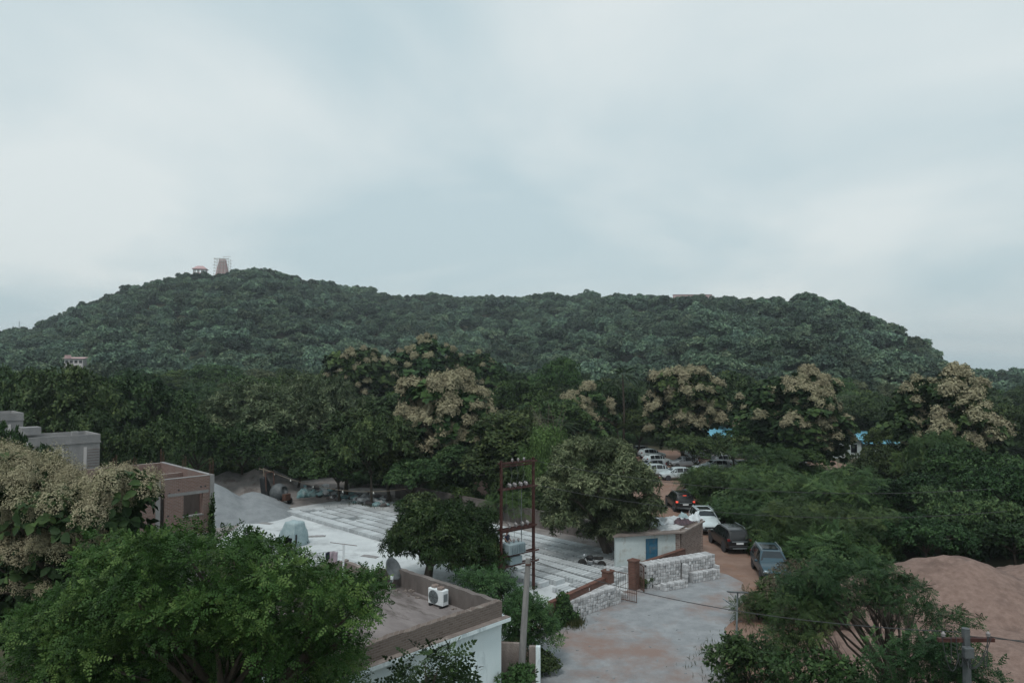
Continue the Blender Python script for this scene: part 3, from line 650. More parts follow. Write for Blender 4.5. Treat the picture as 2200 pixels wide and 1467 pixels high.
# ================================================================ BRICK SHELL OF A HOUSE
bh = empty('brick_house_shell', yd(-41.8, 17.4), YAW, 'unfinished red brick upper storey with a window opening and no roof', 'house')
Z0, Z1 = 3.5, 6.8
def wall(x0,x1,y0,y1,z0,z1, mat='brick_red', name='wall', par=bh): return MB().bb(x0,x1,y0,y1,z0,z1).build(name, M[mat], par)
wall(-8.2,0,-7,0,0,Z0-.26,'raw_concrete','ground_floor'); wall(-8.3,.1,-7.1,.1,Z0-.258,Z0,'raw_concrete','floor_slab')
# wall towards the lane with the window (y from -2.75 to 0)
wy0, wy1, wz0, wz1 = -1.72, -.62, 4.62, 5.82
wall(-.23,0,-2.75,wy0,Z0+.002,Z1); wall(-.23,0,wy1,-.24,Z0+.002,Z1); wall(-.23,0,wy0,wy1,Z0+.002,wz0); wall(-.23,0,wy0,wy1,wz1+.17,Z1)
wall(-.235,.012,-2.6,-.3,wz1,wz1+.168,'raw_concrete','lintel'); wall(-.22,.03,wy0-.05,wy1+.05,wz0-.07,wz0+.002,'raw_concrete','window_sill')
for y in (-3.0, 0.0): wall(-.26,.03,y-.235,y+.012,Z0+.004,Z1+.03,'raw_concrete','column')
wall(-1.6,-1.45,-2.7,-.26,Z0+.002,Z1-.5,'parapet_dark','partition'); wall(-.23,0,-7,-3.24,Z0+.002,Z1)                                   # bay behind the flowers
wall(-8.2,-.262,-.23,0,Z0+.002,Z1); wall(-8.2,-7.97,-7,-.24,Z0+.002,Z1); wall(-7.96,-.24,-7,-6.77,Z0+.002,Z1-.4)
wall(-4.4,-4.18,-6.7,-.24,Z0+.002,Z1-.25); wall(-4.17,-.24,-3.1,-2.88,Z0+.002,Z1-.3)
for (x0,x1,y0,y1) in ((-8.2,-.27,-.235,.005),(-.235,.005,-2.74,-.25)): wall(x0,x1,y0,y1,Z1+.002,Z1+.03,'raw_concrete','mortar_cap')
for i,(y,z) in enumerate(((-2.5,6.0),(-2.0,6.15),(-.75,6.2),(-.5,6.2),(-.25,5.0),(-2.55,4.75))): MB().bb(-.01,.004,y-.05,y+.05,z-.05,z+.05).build('putlog_hole', M['hole'], bh)
mb = MB()
for x, y in ((-.12,-.12),(-.12,-3.1),(-4.3,-.12),(-8.1,-.12),(-4.3,-3.0),(-8.1,-3.0),(-.12,-6.9),(-4.3,-6.8)):
    for a in (-.08,.08):
        for b in (-.08,.08): mb.tube([(x+a,y+b,Z1-.1),(x+a+R.uniform(-.03,.03),y+b,Z1+R.uniform(.5,1.0))], .012, 4)
put(mb.build('rebar', M['rust'], bh))
lw = empty('garden_wall', yd(-41.75, 17.7), YAW, 'low broken brick wall with bent rebar beside the brick shell', 'wall')
MB().bb(-.5,.9,.05,2.2,0,2.2).build('wall', M['brick_hut'], lw); MB().bb(-.4,1.0,2.25,3.4,0,1.3).build('wall', M['brick_hut'], lw)
mb = MB()
for i in range(5): mb.tube([(.1+i*.13,1.2+i*.2,2.1),(.2+i*.13,1.2+i*.22,2.6),(.35+i*.14,1.3+i*.2,2.95)], .012, 4)
mb.build('rebar', M['rust'], lw)
# concrete frames further left
def cbox(loc, w_, d, h, label, extra):
    e = empty('concrete_house', loc, YAW, label, 'house')
    MB().bb(-d,0,-w_,0,0,h-.62).build('wall', M['raw_concrete'], e); MB().bb(-d-.06,.06,-w_-.06,.06,h-.618,h-.5).build('roof_slab', M['raw_concrete'], e)
    MB().bb(-.15,.02,-w_,.02,h-.498,h).build('parapet', M['raw_concrete'], e); MB().bb(-d,-.152,-.15,.02,h-.498,h).build('parapet', M['raw_concrete'], e); MB().bb(-d,-d+.15,-w_,-.152,h-.498,h).build('parapet', M['raw_concrete'], e)
    for y in (-.95,-2.4):
        if y > -w_: MB().bb(.003,.03,y-.10,y+.10,.2,h-.9).build('column', M['temple_pale'], e)
    if extra:
        MB().bb(-d,-d+1.2,-w_,-w_+1.2,h+.002,h+.55).build('water_tank_base', M['raw_concrete'], e); MB().bb(-.6,-.2,-1.75,-1.35,h-.495,h+.25).build('post_stub', M['raw_concrete'], e)
        mb = MB()
        for k in range(10): mb.tube([(.04,-.05,h-2.9+k*.2),(.04,-.8,h-2.9+k*.2)], .014, 4)
        mb.build('rebar_grid', M['rust'], e)
    return e
cbox(yd(-58, 15.7), 4.4, 3.6, 8.3, 'grey concrete storey with posts on its parapet behind the flowering tree', True)
cbox(yd(-70, 13.2), 5.5, 4.2, 9.45, 'plain grey concrete block at the left edge behind a dark tree', False)

# ================================================================ PERIMETER WALL, GATE, HUT
def brick_wall(a, b, h, thick, label, mat='brick_wall', cat='wall', name='brick_wall'):
    a = Vector(a); b = Vector(b); L_ = (b-a).length; e = empty(name, a, math.atan2(b.y-a.y, b.x-a.x), label, cat)
    n = max(2, int(L_/.5)); v = []; f = []
    for i in range(n+1):
        t = h + .03*mnoise.noise((i*.4, a.x, 0))
        for y, z in ((-thick/2,-.1),(thick/2,-.1),(thick/2,t),(-thick/2,t)): v.append((L_*i/n, y, z))
    for i in range(n):
        for k in range(4): f.append((i*4+k, i*4+(k+1)%4, (i+1)*4+(k+1)%4, (i+1)*4+k))
    f += [(0,1,2,3),(n*4+3,n*4+2,n*4+1,n*4)]
    me = bpy.data.meshes.new('wall_body'); me.from_pydata(v, [], f); bm = bmesh.new(); bm.from_mesh(me); bmesh.ops.recalc_face_normals(bm, faces=bm.faces[:]); bm.to_mesh(me); bm.free(); me.materials.append(M[mat]); link('wall_body', me, e)
    mb = MB(); k = 0.0
    while k < L_-.2:
        mb.box((k+.115, 0, h+.04), (.21, thick+.03, .05), R.uniform(-.05,.05)); k += .235
    mb.build('coping', M[mat], e); return e
brick_wall((1.9,35.7,0), (5.75,40.6,0), 1.28, .25, 'low red brick wall behind the near block stack')
brick_wall((7.95,43.1,0), (11.3,46.4,0), 1.25, .25, 'low red brick wall between the gate pillar and the hut')
brick_wall(yd(-59,43.2), yd(-33.5,43.2), 1.35, .25, 'dark brick boundary wall at the back of the yard under the trees', 'parapet_dark')
brick_wall(yd(-33.0,43.0), yd(-27.5,41.6), 1.1, .2, 'short low wall behind the parked motorcycle', 'brick_hut')
for (px, py, lb) in ((1306,1290,'weathered brick gate pillar at the end of the near wall'),(1362,1264,'red painted gate pillar beside the tall block stack')):
    p = ground(px, py); e = empty('gate_pillar', p, YAW, lb, 'pillar')
    MB().bb(-.25,.25,-.25,.25,-.1,1.62).build('shaft', M['brick_wall'], e, bevel=.02); MB().bb(-.29,.29,-.29,.29,1.622,1.72).build('cap', M['brick_wall'], e, bevel=.02)
def gate_leaf(a, b, h, label):
    a = Vector(a); b = Vector(b); L_ = (b-a).length; e = empty('gate_leaf', a, math.atan2(b.y-a.y, b.x-a.x), label, 'gate', 'leaves of the yard gate')
    mb = MB(); mb.tube([(0,0,.08),(L_,0,.08),(L_,0,h),(0,0,h),(0,0,.08)], .028, 5); mb.tube([(0,0,h*.35),(L_,0,h*.35)], .02, 4); mb.build('frame', M['rust'], e)
    n = int(L_/.11)
    for i in range(1, n): MB().tube([(i*L_/n,0,.08),(i*L_/n,0,h)], .011, 4).build('bar', M['rust'], e)
    mb = MB(); mb.tube([(0,0,.4),(L_,0,h-.1)], .012, 4); mb.build('brace', M['rust'], e)
g0 = ground(1314,1284); gate_leaf(g0, g0 + Vector((1.25,-1.0,0)), 1.55, 'rusty barred gate leaf standing open next to the near block stack')
g1 = ground(1372,1262); gate_leaf(g1, g1 + Vector((.15,-.95,0)), 1.5, 'rusty barred gate leaf folded against the red pillar')

F = [Vector((6.7,45.7,0)), Vector((11.2,47.0,0)), Vector((13.5,50.2,0)), Vector((9.0,49.6,0))]; HH = 2.2
hut = empty('hut', F[0], 0, 'low hut with white front, blue door and bare brick side under a sheet roof', 'hut')
fl = [f_-F[0] for f_ in F]
def wall2(a, b, z0, z1, mat, name='wall', th=.2):
    d = (b-a); L_ = d.length; o = MB().bb(0, L_, 0, th, z0, z1).build(name, M[mat], hut); o.location = a; o.rotation_euler = (0,0,math.atan2(d.y,d.x)); return o
fd = (fl[1]-fl[0]).normalized(); DA, DB = 2.15, 3.05
wall2(fl[0], fl[0]+fd*DA, -.05, HH, 'plaster_blue'); wall2(fl[0]+fd*DB, fl[0]+fd*4.33, -.05, HH, 'plaster_blue'); wall2(fl[0]+fd*DA, fl[0]+fd*DB, 1.95, HH, 'plaster_blue')
wall2(fl[0]+fd*4.335, fl[1], -.05, HH, 'brick_hut', 'corner_pier', .24)
wall2(fl[1]+Vector((.12,.16,0)), fl[2], -.05, HH+.02, 'brick_hut'); wall2(fl[2], fl[3], -.05, HH, 'brick_hut'); wall2(fl[3], fl[0]+Vector((.1,.25,0)), -.05, HH, 'brick_hut')
dr = wall2(fl[0]+fd*(DA+.02), fl[0]+fd*(DB-.02), .02, 1.93, 'blue_door', 'door', .05); dr.location += Vector((0,.06,0))
mb = MB()
for z in (.35,1.0,1.65): mb.bb(.06,.80,-.012,.0,z-.04,z+.04)
for x in (.05,.43,.81): mb.bb(x-.035,x+.035,-.012,.0,.04,1.9)
mb.build('door_batten', M['blue_door'], dr)
MB().prism([(p.x*1.0, p.y) for p in (fl[0]+Vector((-.2,-.22,0)), fl[1]+Vector((.22,-.3,0)), fl[2]+Vector((.25,.0,0)), fl[3]+Vector((-.2,.2,0)))], HH+.022, HH+.12).build('roof', M['parapet'], hut)
# brick kerb along the roof edge
ed = fl[2]-fl[1]; mb = MB()
for i in range(30):
    p = fl[1] + ed*(i/30) + Vector((.02,.05,0)); mb.box((p.x,p.y,HH+.17), (.12,.24,.1), math.atan2(ed.y,ed.x)+1.57+R.uniform(-.2,.2))
mb.build('roof_edge_bricks', M['brick_hut'], hut)
hr = lambda a, b: F[0] + fl[1]*a + (fl[3])*b + Vector((0,0,HH+.122))
rag('roof_sheet', hr(.72,.32), 1.15, .75, .12, 'sack_white', 'pale sheet spread on the front of the hut roof', 'sheet', 41, rz=.3, n=18)
for i,(a,b,sx,sy,h,mt,lb) in enumerate(((.6,.78,1.0,.55,.5,'tarp_grey','crumpled grey tarpaulin at the back of the hut roof'),(.85,.62,.75,.4,.4,'rag_dark','dark purple rag between the tarpaulins on the hut roof'),(.97,.85,.6,.4,.5,'tarp_grey','grey tarpaulin bunched at the right corner of the hut roof'),(.75,.93,.8,.35,.55,'tarp_blue','light blue tarpaulin folded along the far edge of the hut roof'),(.35,.75,.9,.5,.35,'tarp_grey','grey sheet on the hut roof under the mango branches'))):
    rag('roof_tarpaulin', hr(a,b), sx*1.25, sy*1.25, h*1.15, mt, lb, 'tarpaulin', 50+i, rz=.4+i*.3, n=20)
# stacks of blocks by the lane
bs = [slab_mesh(.172, .40, .186, 'block_stack', 20+i) for i in range(5)]
def hollow(seed):
    me = slab_mesh(.172,.40,.186,'block_stack', seed); me = me.copy(); me.materials.append(M['hole']); bm = bmesh.new(); bm.from_mesh(me)
    for z in (.1,):
        r = bmesh.ops.create_cube(bm, size=1)
        for v in r['verts']: v.co = Vector((v.co.x*.01-.0865, v.co.y*.14, v.co.z*.10+z))
        for f_ in {f_ for v in r['verts'] for f_ in v.link_faces}: f_.material_index = 1
    bm.to_mesh(me); bm.free(); return me
bhole = [hollow(40+i) for i in range(2)]
def stack(name, a, b, cols, label):
    """cols(i, j) -> courses at step i along and row j deep (0 = front)"""
    a = Vector(a); b = Vector(b); d = b-a; L_ = d.length; nI = int(L_/.2); e = empty(name, a, math.atan2(d.y,d.x), label, 'block stack', 'stacks of finished blocks')
    cnt = 0; far = MB()
    for j in range(4):
        for i in range(nI):
            h = cols(i/nI, j)
            for k in range(h):
                hid = (j > 0 and cols(i/nI, j-1) > k) and i not in (0,) and k < h-1 and i < nI-1 and cols((i-1)/nI, j) > k
                if hid: continue
                m_ = bhole[k % 2] if (i == 0 and k % 2 == 0) else bs[R.randrange(5)]
                o = link('concrete_block', m_, e, (.2*(i+.5), .21+.42*j+R.uniform(-.035,.035), .2*k+.01), (0,0,R.uniform(-.04,.04))); cnt += 1
    return cnt
def colsA(x, j):
    if j == 0: return 5 if x < .92 else 4
    if j == 1: return (4 if .06 < x < .3 else 5 if x < .5 else 6 if x < .56 else 5)
    return 0
def colsB(x, j):          # j 0..1 low tiers in front, 2..3 the tall stack
    if j == 0: return 2 if .1 < x < .42 else 0
    if j == 1: return 1 if .05 < x < .45 else (6 if .45 <= x < .50 else 3 if .56 < x < .93 else 4 if x >= .93 else 0)
    if j == 2: return 7 if x < .40 else (7 if x < .45 else 7)
    return 7
n1_ = stack('block_stack', (2.15,36.0,.004), (6.2,39.7,.004), colsA, 'long knee high stack of grey blocks in front of the low brick wall')
n2_ = stack('block_stack', (8.45,41.3,.004), (13.35,43.9,.004), colsB, 'tall stepped stack of grey blocks between the hut and the lane')
print('stack blocks', n1_, n2_)
# loose blocks
for i, (px, py, lb) in enumerate(((1340,1282,'single block lying at the right foot of the near stack'),(1190,1342,'single block lying at the left foot of the near stack'),(1298,1218,'block set on top of the weathered wall end by the gate'))):
    p = ground(px, py); e = link('loose_block', bs[i], None, (p.x, p.y, .01), (0,0,1.1+i)); put(e, lb, 'block', 'loose blocks')
    if i == 2: p = ground(1306,1290); e.location = (p.x, p.y, 1.722)

# ================================================================ POLES AND WIRES
def insul(parent, p, s=1.0):
    mb = MB(); s *= .72; mb.lathe(p, [(.03*s,0),(.03*s,.06*s),(.08*s,.07*s),(.08*s,.10*s),(.04*s,.12*s),(.09*s,.14*s),(.09*s,.18*s),(.05*s,.22*s),(.02*s,.26*s)], 10)
    return mb.build('insulator', M['insulator'], parent, True)
PL, PR = Vector((-.62,40.4,0)), Vector((1.27,42.0,0))
dp = empty('transformer_frame', PL, math.atan2(PR.y-PL.y, PR.x-PL.x), 'tall rust red steel frame of two poles with insulators and grey transformer', 'utility frame')
WD = (PR-PL).length
for x in (0, WD):
    mb = MB(); mb.bb(x-.045,x+.045,-.08,-.068,-.2,7.8); mb.bb(x-.045,x+.045,.068,.08,-.2,7.8); mb.bb(x-.012,x+.012,-.068,.068,-.2,7.8); mb.build('post', M['red_steel'], dp)
def arm(z, x0=-.12, x1=WD+.15, two=True):
    mb = MB()
    for y in ((-.16,.16) if two else (0,)): mb.bb(x0,x1,y-.02,y+.02,z-.05,z+.04)
    return mb.build('cross_arm', M['red_steel'], dp)
arm(7.62); arm(7.45, two=False); arm(6.15); arm(3.85); arm(3.70,.0,WD,False); arm(2.35,-.1,WD+.3); arm(1.75,-.1,WD+.3)
for x in (.7,1.15,1.6): insul(dp, (x,-.16,7.67), 1.2)
for x in (.55,.95,1.4,1.8): insul(dp, (x,-.16,6.20), 1.4); insul(dp, (x+.15,.16,6.20), 1.3)
for x in (.5,1.0,1.5,1.9): insul(dp, (x,-.16,3.90), 1.4); insul(dp, (x+.2,.16,3.90), 1.2)
tr = MB().bb(.35,1.55,-.33,.33,2.40,3.0).build('transformer', M['transformer_grey'], dp, bevel=.03)
mb = MB()
for i in range(9): mb.bb(.42+i*.13,.45+i*.13,-.42,-.335,2.45,2.95)
mb.build('cooling_fin', M['transformer_grey'], tr)
for x in (.6,.95,1.3): o = insul(dp, (x,0,3.0), 1.2)
MB().bb(.5,1.4,-.25,.25,1.80,2.25).build('switch_box', M['transformer_grey'], dp, bevel=.03)
mb = MB()
for x in (.55,1.0,1.5): mb.tube([(x,-.16,7.5),(x+.1,-.2,7.0),(x,-.16,6.45)], .012, 4); mb.tube([(x,.16,6.4),(x-.08,.1,5.2),(x,-.1,4.2)], .012, 4); mb.tube([(x,0,4.1),(x+.06,.05,3.6),(x,0,3.3)], .012, 4)
mb.tube([(1.45,-.1,6.1),(1.45,-.12,2.3)], .022, 5); mb.tube([(.05,-.12,4.9),(.2,-.15,4.3),(.5,-.16,4.1)], .016, 4); mb.build('jumper_wire', M['dull_steel'], dp)
mb = MB(); mb.tube([(WD+.1,0,6.3),(WD+.1,0,.2)], .03, 6); mb.build('cable_pipe', M['red_steel'], dp)

cp = empty('concrete_pole', (.32,28.5,0), 0, 'leaning bare concrete utility pole beside the white house', 'utility pole')
MB().tube([(0,0,-.2),(.16,.02,2.7),(.34,.03,5.42)], [.15,.13,.105], 8).build('shaft', M['pole_concrete'], cp)
MB().bb(.22,.46,-.09,.12,5.15,5.22).build('clamp', M['rust'], cp)

def wires(label, runs, r=.014):
    o0 = Vector(runs[0][0]); mb = MB()
    for a, b, s in runs: mb.tube([p-o0 for p in sag(a, b, s, 16)], r, 4)
    put(mb.build('overhead_wire', M['wire'], None, loc=o0), label, 'wire', 'overhead wires')
tp = Vector((.66,28.53,5.40)); dpt = PR + Vector((0,0,6.2))
wires('thin wire from the concrete pole across the lane to the dark pole', [(tp, (12.0,19.0,6.0), .55)])
wires('pair of wires from the top of the red frame over the hut and lane', [(PR+Vector((.05,0,7.6)), (26,38,6.6), .9), (PR+Vector((.05,0,6.2)), (26,37,5.6), 1.0)])
wires('thin wire from the lower arm of the red frame down to the concrete pole', [(PR+Vector((0,-.1,2.3)), tp, .15)])

sl = empty('solar_street_lamp', (9.75,31.0,0), 0, 'slim grey street lamp with a flat solar panel on top', 'street lamp')
MB().tube([(0,0,-.1),(.07,0,1.7),(.13,0,3.25)], [.05,.045,.035], 8).build('post', M['grey_steel'], sl)
o = MB().box((0,0,0),(.80,.52,.04)).build('solar_panel', M['dull_steel'], sl); o.location = (.13,0,3.30); o.rotation_euler = (-.24,.03,0)
MB().box((0,0,-.026),(.76,.48,.012)).build('panel_back', M['black_plastic'], o)
MB().tube([(.11,0,2.55),(-.1,-.05,2.78),(-.22,-.08,2.86)], .02, 6).build('lamp_arm', M['grey_steel'], sl)
h_ = MB().box((0,0,0),(.42,.26,.05)).build('lamp_head', M['grey_steel'], sl, bevel=.015); h_.location = (-.36,-.12,2.92); h_.rotation_euler = (.1,.65,.3)

dk = empty('utility_pole', (12.15,19.0,0), 0, 'dark utility pole with tangled boxes and wires at lower right', 'utility pole')
MB().tube([(0,0,-.2),(0,0,6.1)], [.13,.10], 8).build('shaft', M['dull_steel'], dk)  # dark material paints in the shade that the pole stands in
MB().bb(-.75,.75,-.05,.05,5.75,5.85).build('cross_arm', M['red_steel'], dk); MB().bb(-.2,.05,-.28,-.1,5.4,5.68).build('junction_box', M['dull_steel'], dk, bevel=.02)
for x in (-.6,0,.6): insul(dk, (x,0,5.85), .9)
mb = MB()
for i in range(7): mb.tube(sag((R.uniform(-.7,.7),-.05,5.9),(R.uniform(-.7,.7),-.15,5.5),.3+R.random()*.4,8), .012, 4)
mb.build('slack_wire', M['wire'], dk)
wires('bundle of dark wires leaving the pole at lower right', [((12.15,19,5.9),(30,22,5.2),.5),((12.7,19,5.9),(30,21,4.7),.6),((12.15,19,5.4),(8.5,12,4.6),.4)], .012)

# gate posts and wall by the concrete pole
bw = empty('garden_gate_wall', (-.55,29.6,0), -.12, 'short brown wall with a white corner post beside the concrete pole', 'wall')
MB().bb(0,.85,0,.18,-.1,1.65).build('wall', M['parapet'], bw); MB().bb(1.35,1.62,-.9,-.7,-.1,1.9).build('gate_post', M['parapet'], bw); MB().bb(1.625,1.80,-.95,-.72,-.1,1.92).build('white_post', M['plaster_white'], bw)

# ================================================================ CARS
def car_parts(parent, kind, body, facing_lit=False, rails=True):
    """y forward, origin on the ground under the middle"""
    if kind == 'suv':
        Lh, Wd, Hh = 2.15, .90, 1.66
        st = [(-2.15,.62,.80,.80,.84),(-2.12,.45,.95,.98,.87),(-2.0,.36,1.02,1.30,.89),(-1.72,.33,1.03,1.62,.90),(-1.1,.32,1.02,1.66,.90),(0,.32,1.00,1.66,.90),(.42,.32,.99,1.58,.90),(1.02,.32,1.00,1.06,.90),(1.6,.33,.93,.98,.89),(1.98,.36,.85,.89,.85),(2.12,.42,.74,.77,.80),(2.16,.50,.66,.68,.76)]
        cab = (2,6); ws = (6,7); rg_ = (2,3)
    else:
        Lh, Wd, Hh = 1.9, .84, 1.48
        st = [(-1.9,.55,.78,.80,.76),(-1.86,.40,.90,.92,.80),(-1.72,.33,.95,1.18,.82),(-1.35,.30,.95,1.43,.84),(-.7,.30,.94,1.48,.84),(.1,.30,.92,1.46,.84),(.42,.30,.91,1.36,.84),(1.0,.30,.90,.96,.84),(1.45,.30,.84,.88,.82),(1.76,.34,.74,.78,.78),(1.88,.40,.64,.68,.73),(1.92,.48,.56,.6,.70)]
        cab = (2,6); ws = (6,7); rg_ = (2,3)
    v = []; f = []; n = 12
    def sec(y, zb, zs, zr, wd):
        cabn = zr - zs > .15; wr = wd*.74 if cabn else wd*.82
        half = [(wd*.86,zb),(wd*.97,zb+.10),(wd,(zb+zs)/2),(wd*.97,zs),(wr if cabn else wd*.93, zr-.03 if cabn else zr-.01),(wr*.82,zr)]
        return [(x,y,z) for x,z in half] + [(-x,y,z) for x,z in reversed(half)]
    for s_ in st: v += sec(*s_)
    m = len(st)
    for i in range(m-1):
        for k in range(n): f.append((i*n+k, i*n+(k+1)%n, (i+1)*n+(k+1)%n, (i+1)*n+k))
    f.append(tuple(range(n-1,-1,-1))); f.append(tuple((m-1)*n+k for k in range(n)))
    me = bpy.data.meshes.new('body'); me.from_pydata(v, [], f); bm = bmesh.new(); bm.from_mesh(me); bmesh.ops.recalc_face_normals(bm, faces=bm.faces[:]); bm.to_mesh(me); bm.free(); me.materials.append(M[body]); me.polygons.foreach_set('use_smooth', [True]*len(me.polygons))
    o = link('body', me, parent); md = o.modifiers.new('es','EDGE_SPLIT'); md.split_angle = math.radians(28)
    V = [Vector(p) for p in v]
    def panel(q, name, mat, ins=.10, off=.012, par=parent, sub=None):
        c = sum(q, Vector())/4; nn = (q[1]-q[0]).cross(q[3]-q[0]).normalized()
        if nn.dot(c - Vector((0,c.y*.5,.6))) < 0: nn = -nn
        q = [p.lerp(c, ins) for p in q]; mb = MB(); mb.add([p+nn*off for p in q]+[p-nn*.02 for p in q], [(0,1,2,3),(7,6,5,4),(0,4,5,1),(1,5,6,2),(2,6,7,3),(3,7,4,0)])
        o = mb.build(name, M[mat], par); bm = bmesh.new(); bm.from_mesh(o.data); bmesh.ops.recalc_face_normals(bm, faces=bm.faces[:]); bm.to_mesh(o.data); bm.free(); return o
    S = lambda i, k: V[i*n+k]
    panel([S(ws[0],5).lerp(S(ws[0],6),.0), S(ws[0],6), S(ws[1],7).lerp(S(ws[1],8),.4), S(ws[1],4).lerp(S(ws[1],3),.4)], 'windscreen', 'glass_sky', .05, .014)
    panel([S(rg_[1],5), S(rg_[1],6), S(rg_[0],7).lerp(S(rg_[0],8),.2), S(rg_[0],4).lerp(S(rg_[0],3),.2)], 'rear_window', 'glass_dark', .06, .014)
    for a, b, side in [(i, i+1, sd) for i in (3,4,5) for sd in (0,1)]:
        k1, k2 = (3,4) if side == 0 else (8,7)
        panel([S(a,k1), S(b,k1), S(b,k2), S(a,k2)], 'side_window', 'glass_dark', .09, .010)
    for k1, k2 in ((3,4),(8,7)): panel([S(ws[0],k1), S(ws[1],k1), S(ws[1],k2), S(ws[0],k2)], 'quarter_window', 'glass_dark', .22, .010)
    # bumpers, lights, plate
    rear, front = st[0][0], st[-1][0]
    MB().bb(-Wd*.9,Wd*.9,rear-.06,rear+.25,.36,.60).build('rear_bumper', M['black_plastic'], parent, bevel=.05)
    MB().bb(-Wd*.86,Wd*.86,front-.28,front+.05,.34,.54).build('front_bumper', M['black_plastic'], parent, bevel=.05)
    MB().bb(-Wd*.6,Wd*.6,rear-.085,rear-.055,.40,.46).build('skid_plate', M['grey_steel'], parent); MB().bb(-Wd*.62,Wd*.62,rear-.03,rear+.02,.86,.91).build('chrome_strip', M['grey_steel'], parent)
    MB().bb(-.26,.26,rear-.035,rear-.005,.70,.82).build('number_plate', M['white_metal'], parent); MB().bb(-.26,.26,front+.05,front+.062,.42,.53).build('number_plate', M['white_metal'], parent)
    MB().bb(-.5,.5,front-.03,front+.03,.57,.67).build('grille', M['black_plastic'], parent)
    for sx in (-1,1):
        MB().box((sx*Wd*.86,rear+.10,.98),(.20,.16,.17)).build('tail_light', M['tail_lit' if facing_lit else 'tail_off'], parent, bevel=.02)
        MB().box((sx*Wd*.74,front-.10,.70),(.30,.14,.10),rz=-sx*.25).build('headlight', M['head_lamp'], parent, bevel=.02)
        MB().box((sx*(Wd+.10),ws[1]*0+.72,1.04),(.20,.10,.13)).build('mirror', M[body], parent, bevel=.03)
        if rails and kind == 'suv': MB().tube([(sx*.60,-1.6,1.66),(sx*.62,-1.45,1.73),(sx*.62,.2,1.73),(sx*.60,.4,1.64)], .022, 5).build('roof_rail', M['grey_steel'], parent)
    if facing_lit: MB().bb(-.16,.16,-1.86,-1.80,1.50,1.545).build('brake_light', M['tail_lit'], parent)
    if kind == 'suv': MB().bb(-.48,.48,-1.0,.15,1.662,1.672).build('sunroof', M['glass_dark'], parent)
    wb = 1.32 if kind == 'suv' else 1.2; wr = .35 if kind == 'suv' else .30
    for sx in (-1,1):
        for y in (-wb, wb):
            wname = MB().lathe((sx*(Wd-.20)-.11*1,y,wr), [(wr*.62,.0),(wr*.95,.0),(wr,.04),(wr,.20),(wr*.95,.24),(wr*.62,.24)], 20, 'X')
            t = wname.build('wheel', M['tyre'], parent)
            MB().lathe((sx*(Wd-.075)-(.0),y,wr), [(wr*.60,-.012),(wr*.56,.012),(.06,.018)], 12, 'X').build('rim', M['rim'], t)
            MB().lathe((sx*(Wd-.02),y,wr+.02), [(wr*1.16,-.03),(wr*1.16,.012)], 20, 'X').build('wheel_arch', M['hole'], parent)
def place_car(name, loc, head, kind, body, label, lit=False, group=None):
    e = empty(name, (loc[0], loc[1], .01), head - math.pi/2, label, 'car', group); car_parts(e, kind, body, lit); return e
H = math.radians
place_car('parked_car', (15.95,52.0), H(94), 'suv', 'paint_black', 'black SUV seen from behind beside the brick side of the hut', group='cars on the lane')
place_car('parked_car', (15.75,57.6), H(-92), 'suv', 'paint_white', 'pale silver SUV facing the black one beyond the hut', group='cars on the lane')
place_car('parked_car', (15.75,66.3), H(92), 'suv', 'paint_black', 'black SUV with glowing red tail lights driving away up the dirt lane', True, 'cars on the lane')
place_car('parked_car', (16.45,45.0), H(-99), 'suv', 'paint_blue', 'dark blue hatchback facing the camera among bushes on the right of the lane', group='cars on the lane')
protos = []
lotc = [(1383,978,'paint_grey'),(1400,985,'paint_white'),(1412,999,'paint_white'),(1398,1012,'paint_silver'),(1418,1022,'paint_white'),(1452,1030,'paint_white'),(1496,1026,'paint_white'),(1470,1004,'paint_silver'),(1536,1012,'paint_white'),(1558,1000,'paint_silver'),(1600,1012,'paint_white'),(1608,1030,'paint_white'),(1640,996,'paint_white'),(1652,1018,'paint_silver'),(1560,975,'paint_white'),(1585,984,'paint_grey'),(1500,985,'paint_white'),(1700,1000,'paint_white'),(1660,980,'paint_silver'),(1740,990,'paint_white')]
cn = {'paint_grey':'grey','paint_white':'white','paint_silver':'silver'}; cache = {}
for i, (px, py, pt) in enumerate(lotc):
    p = ground(px, py); hd = H(R.choice((8, 12, 188, 5)) + R.uniform(-4,4)); lb = f'{cn[pt]} car in the crowded car park behind the trees, seen between branches'
    if pt not in cache:
        cache[pt] = place_car('parked_car', p, hd, 'hatch', pt, lb, group=f'{cn[pt]} cars in the car park')
    else:
        c = dup(cache[pt]); c.location = (p.x, p.y, .01); c.rotation_euler = (0,0,hd-math.pi/2)

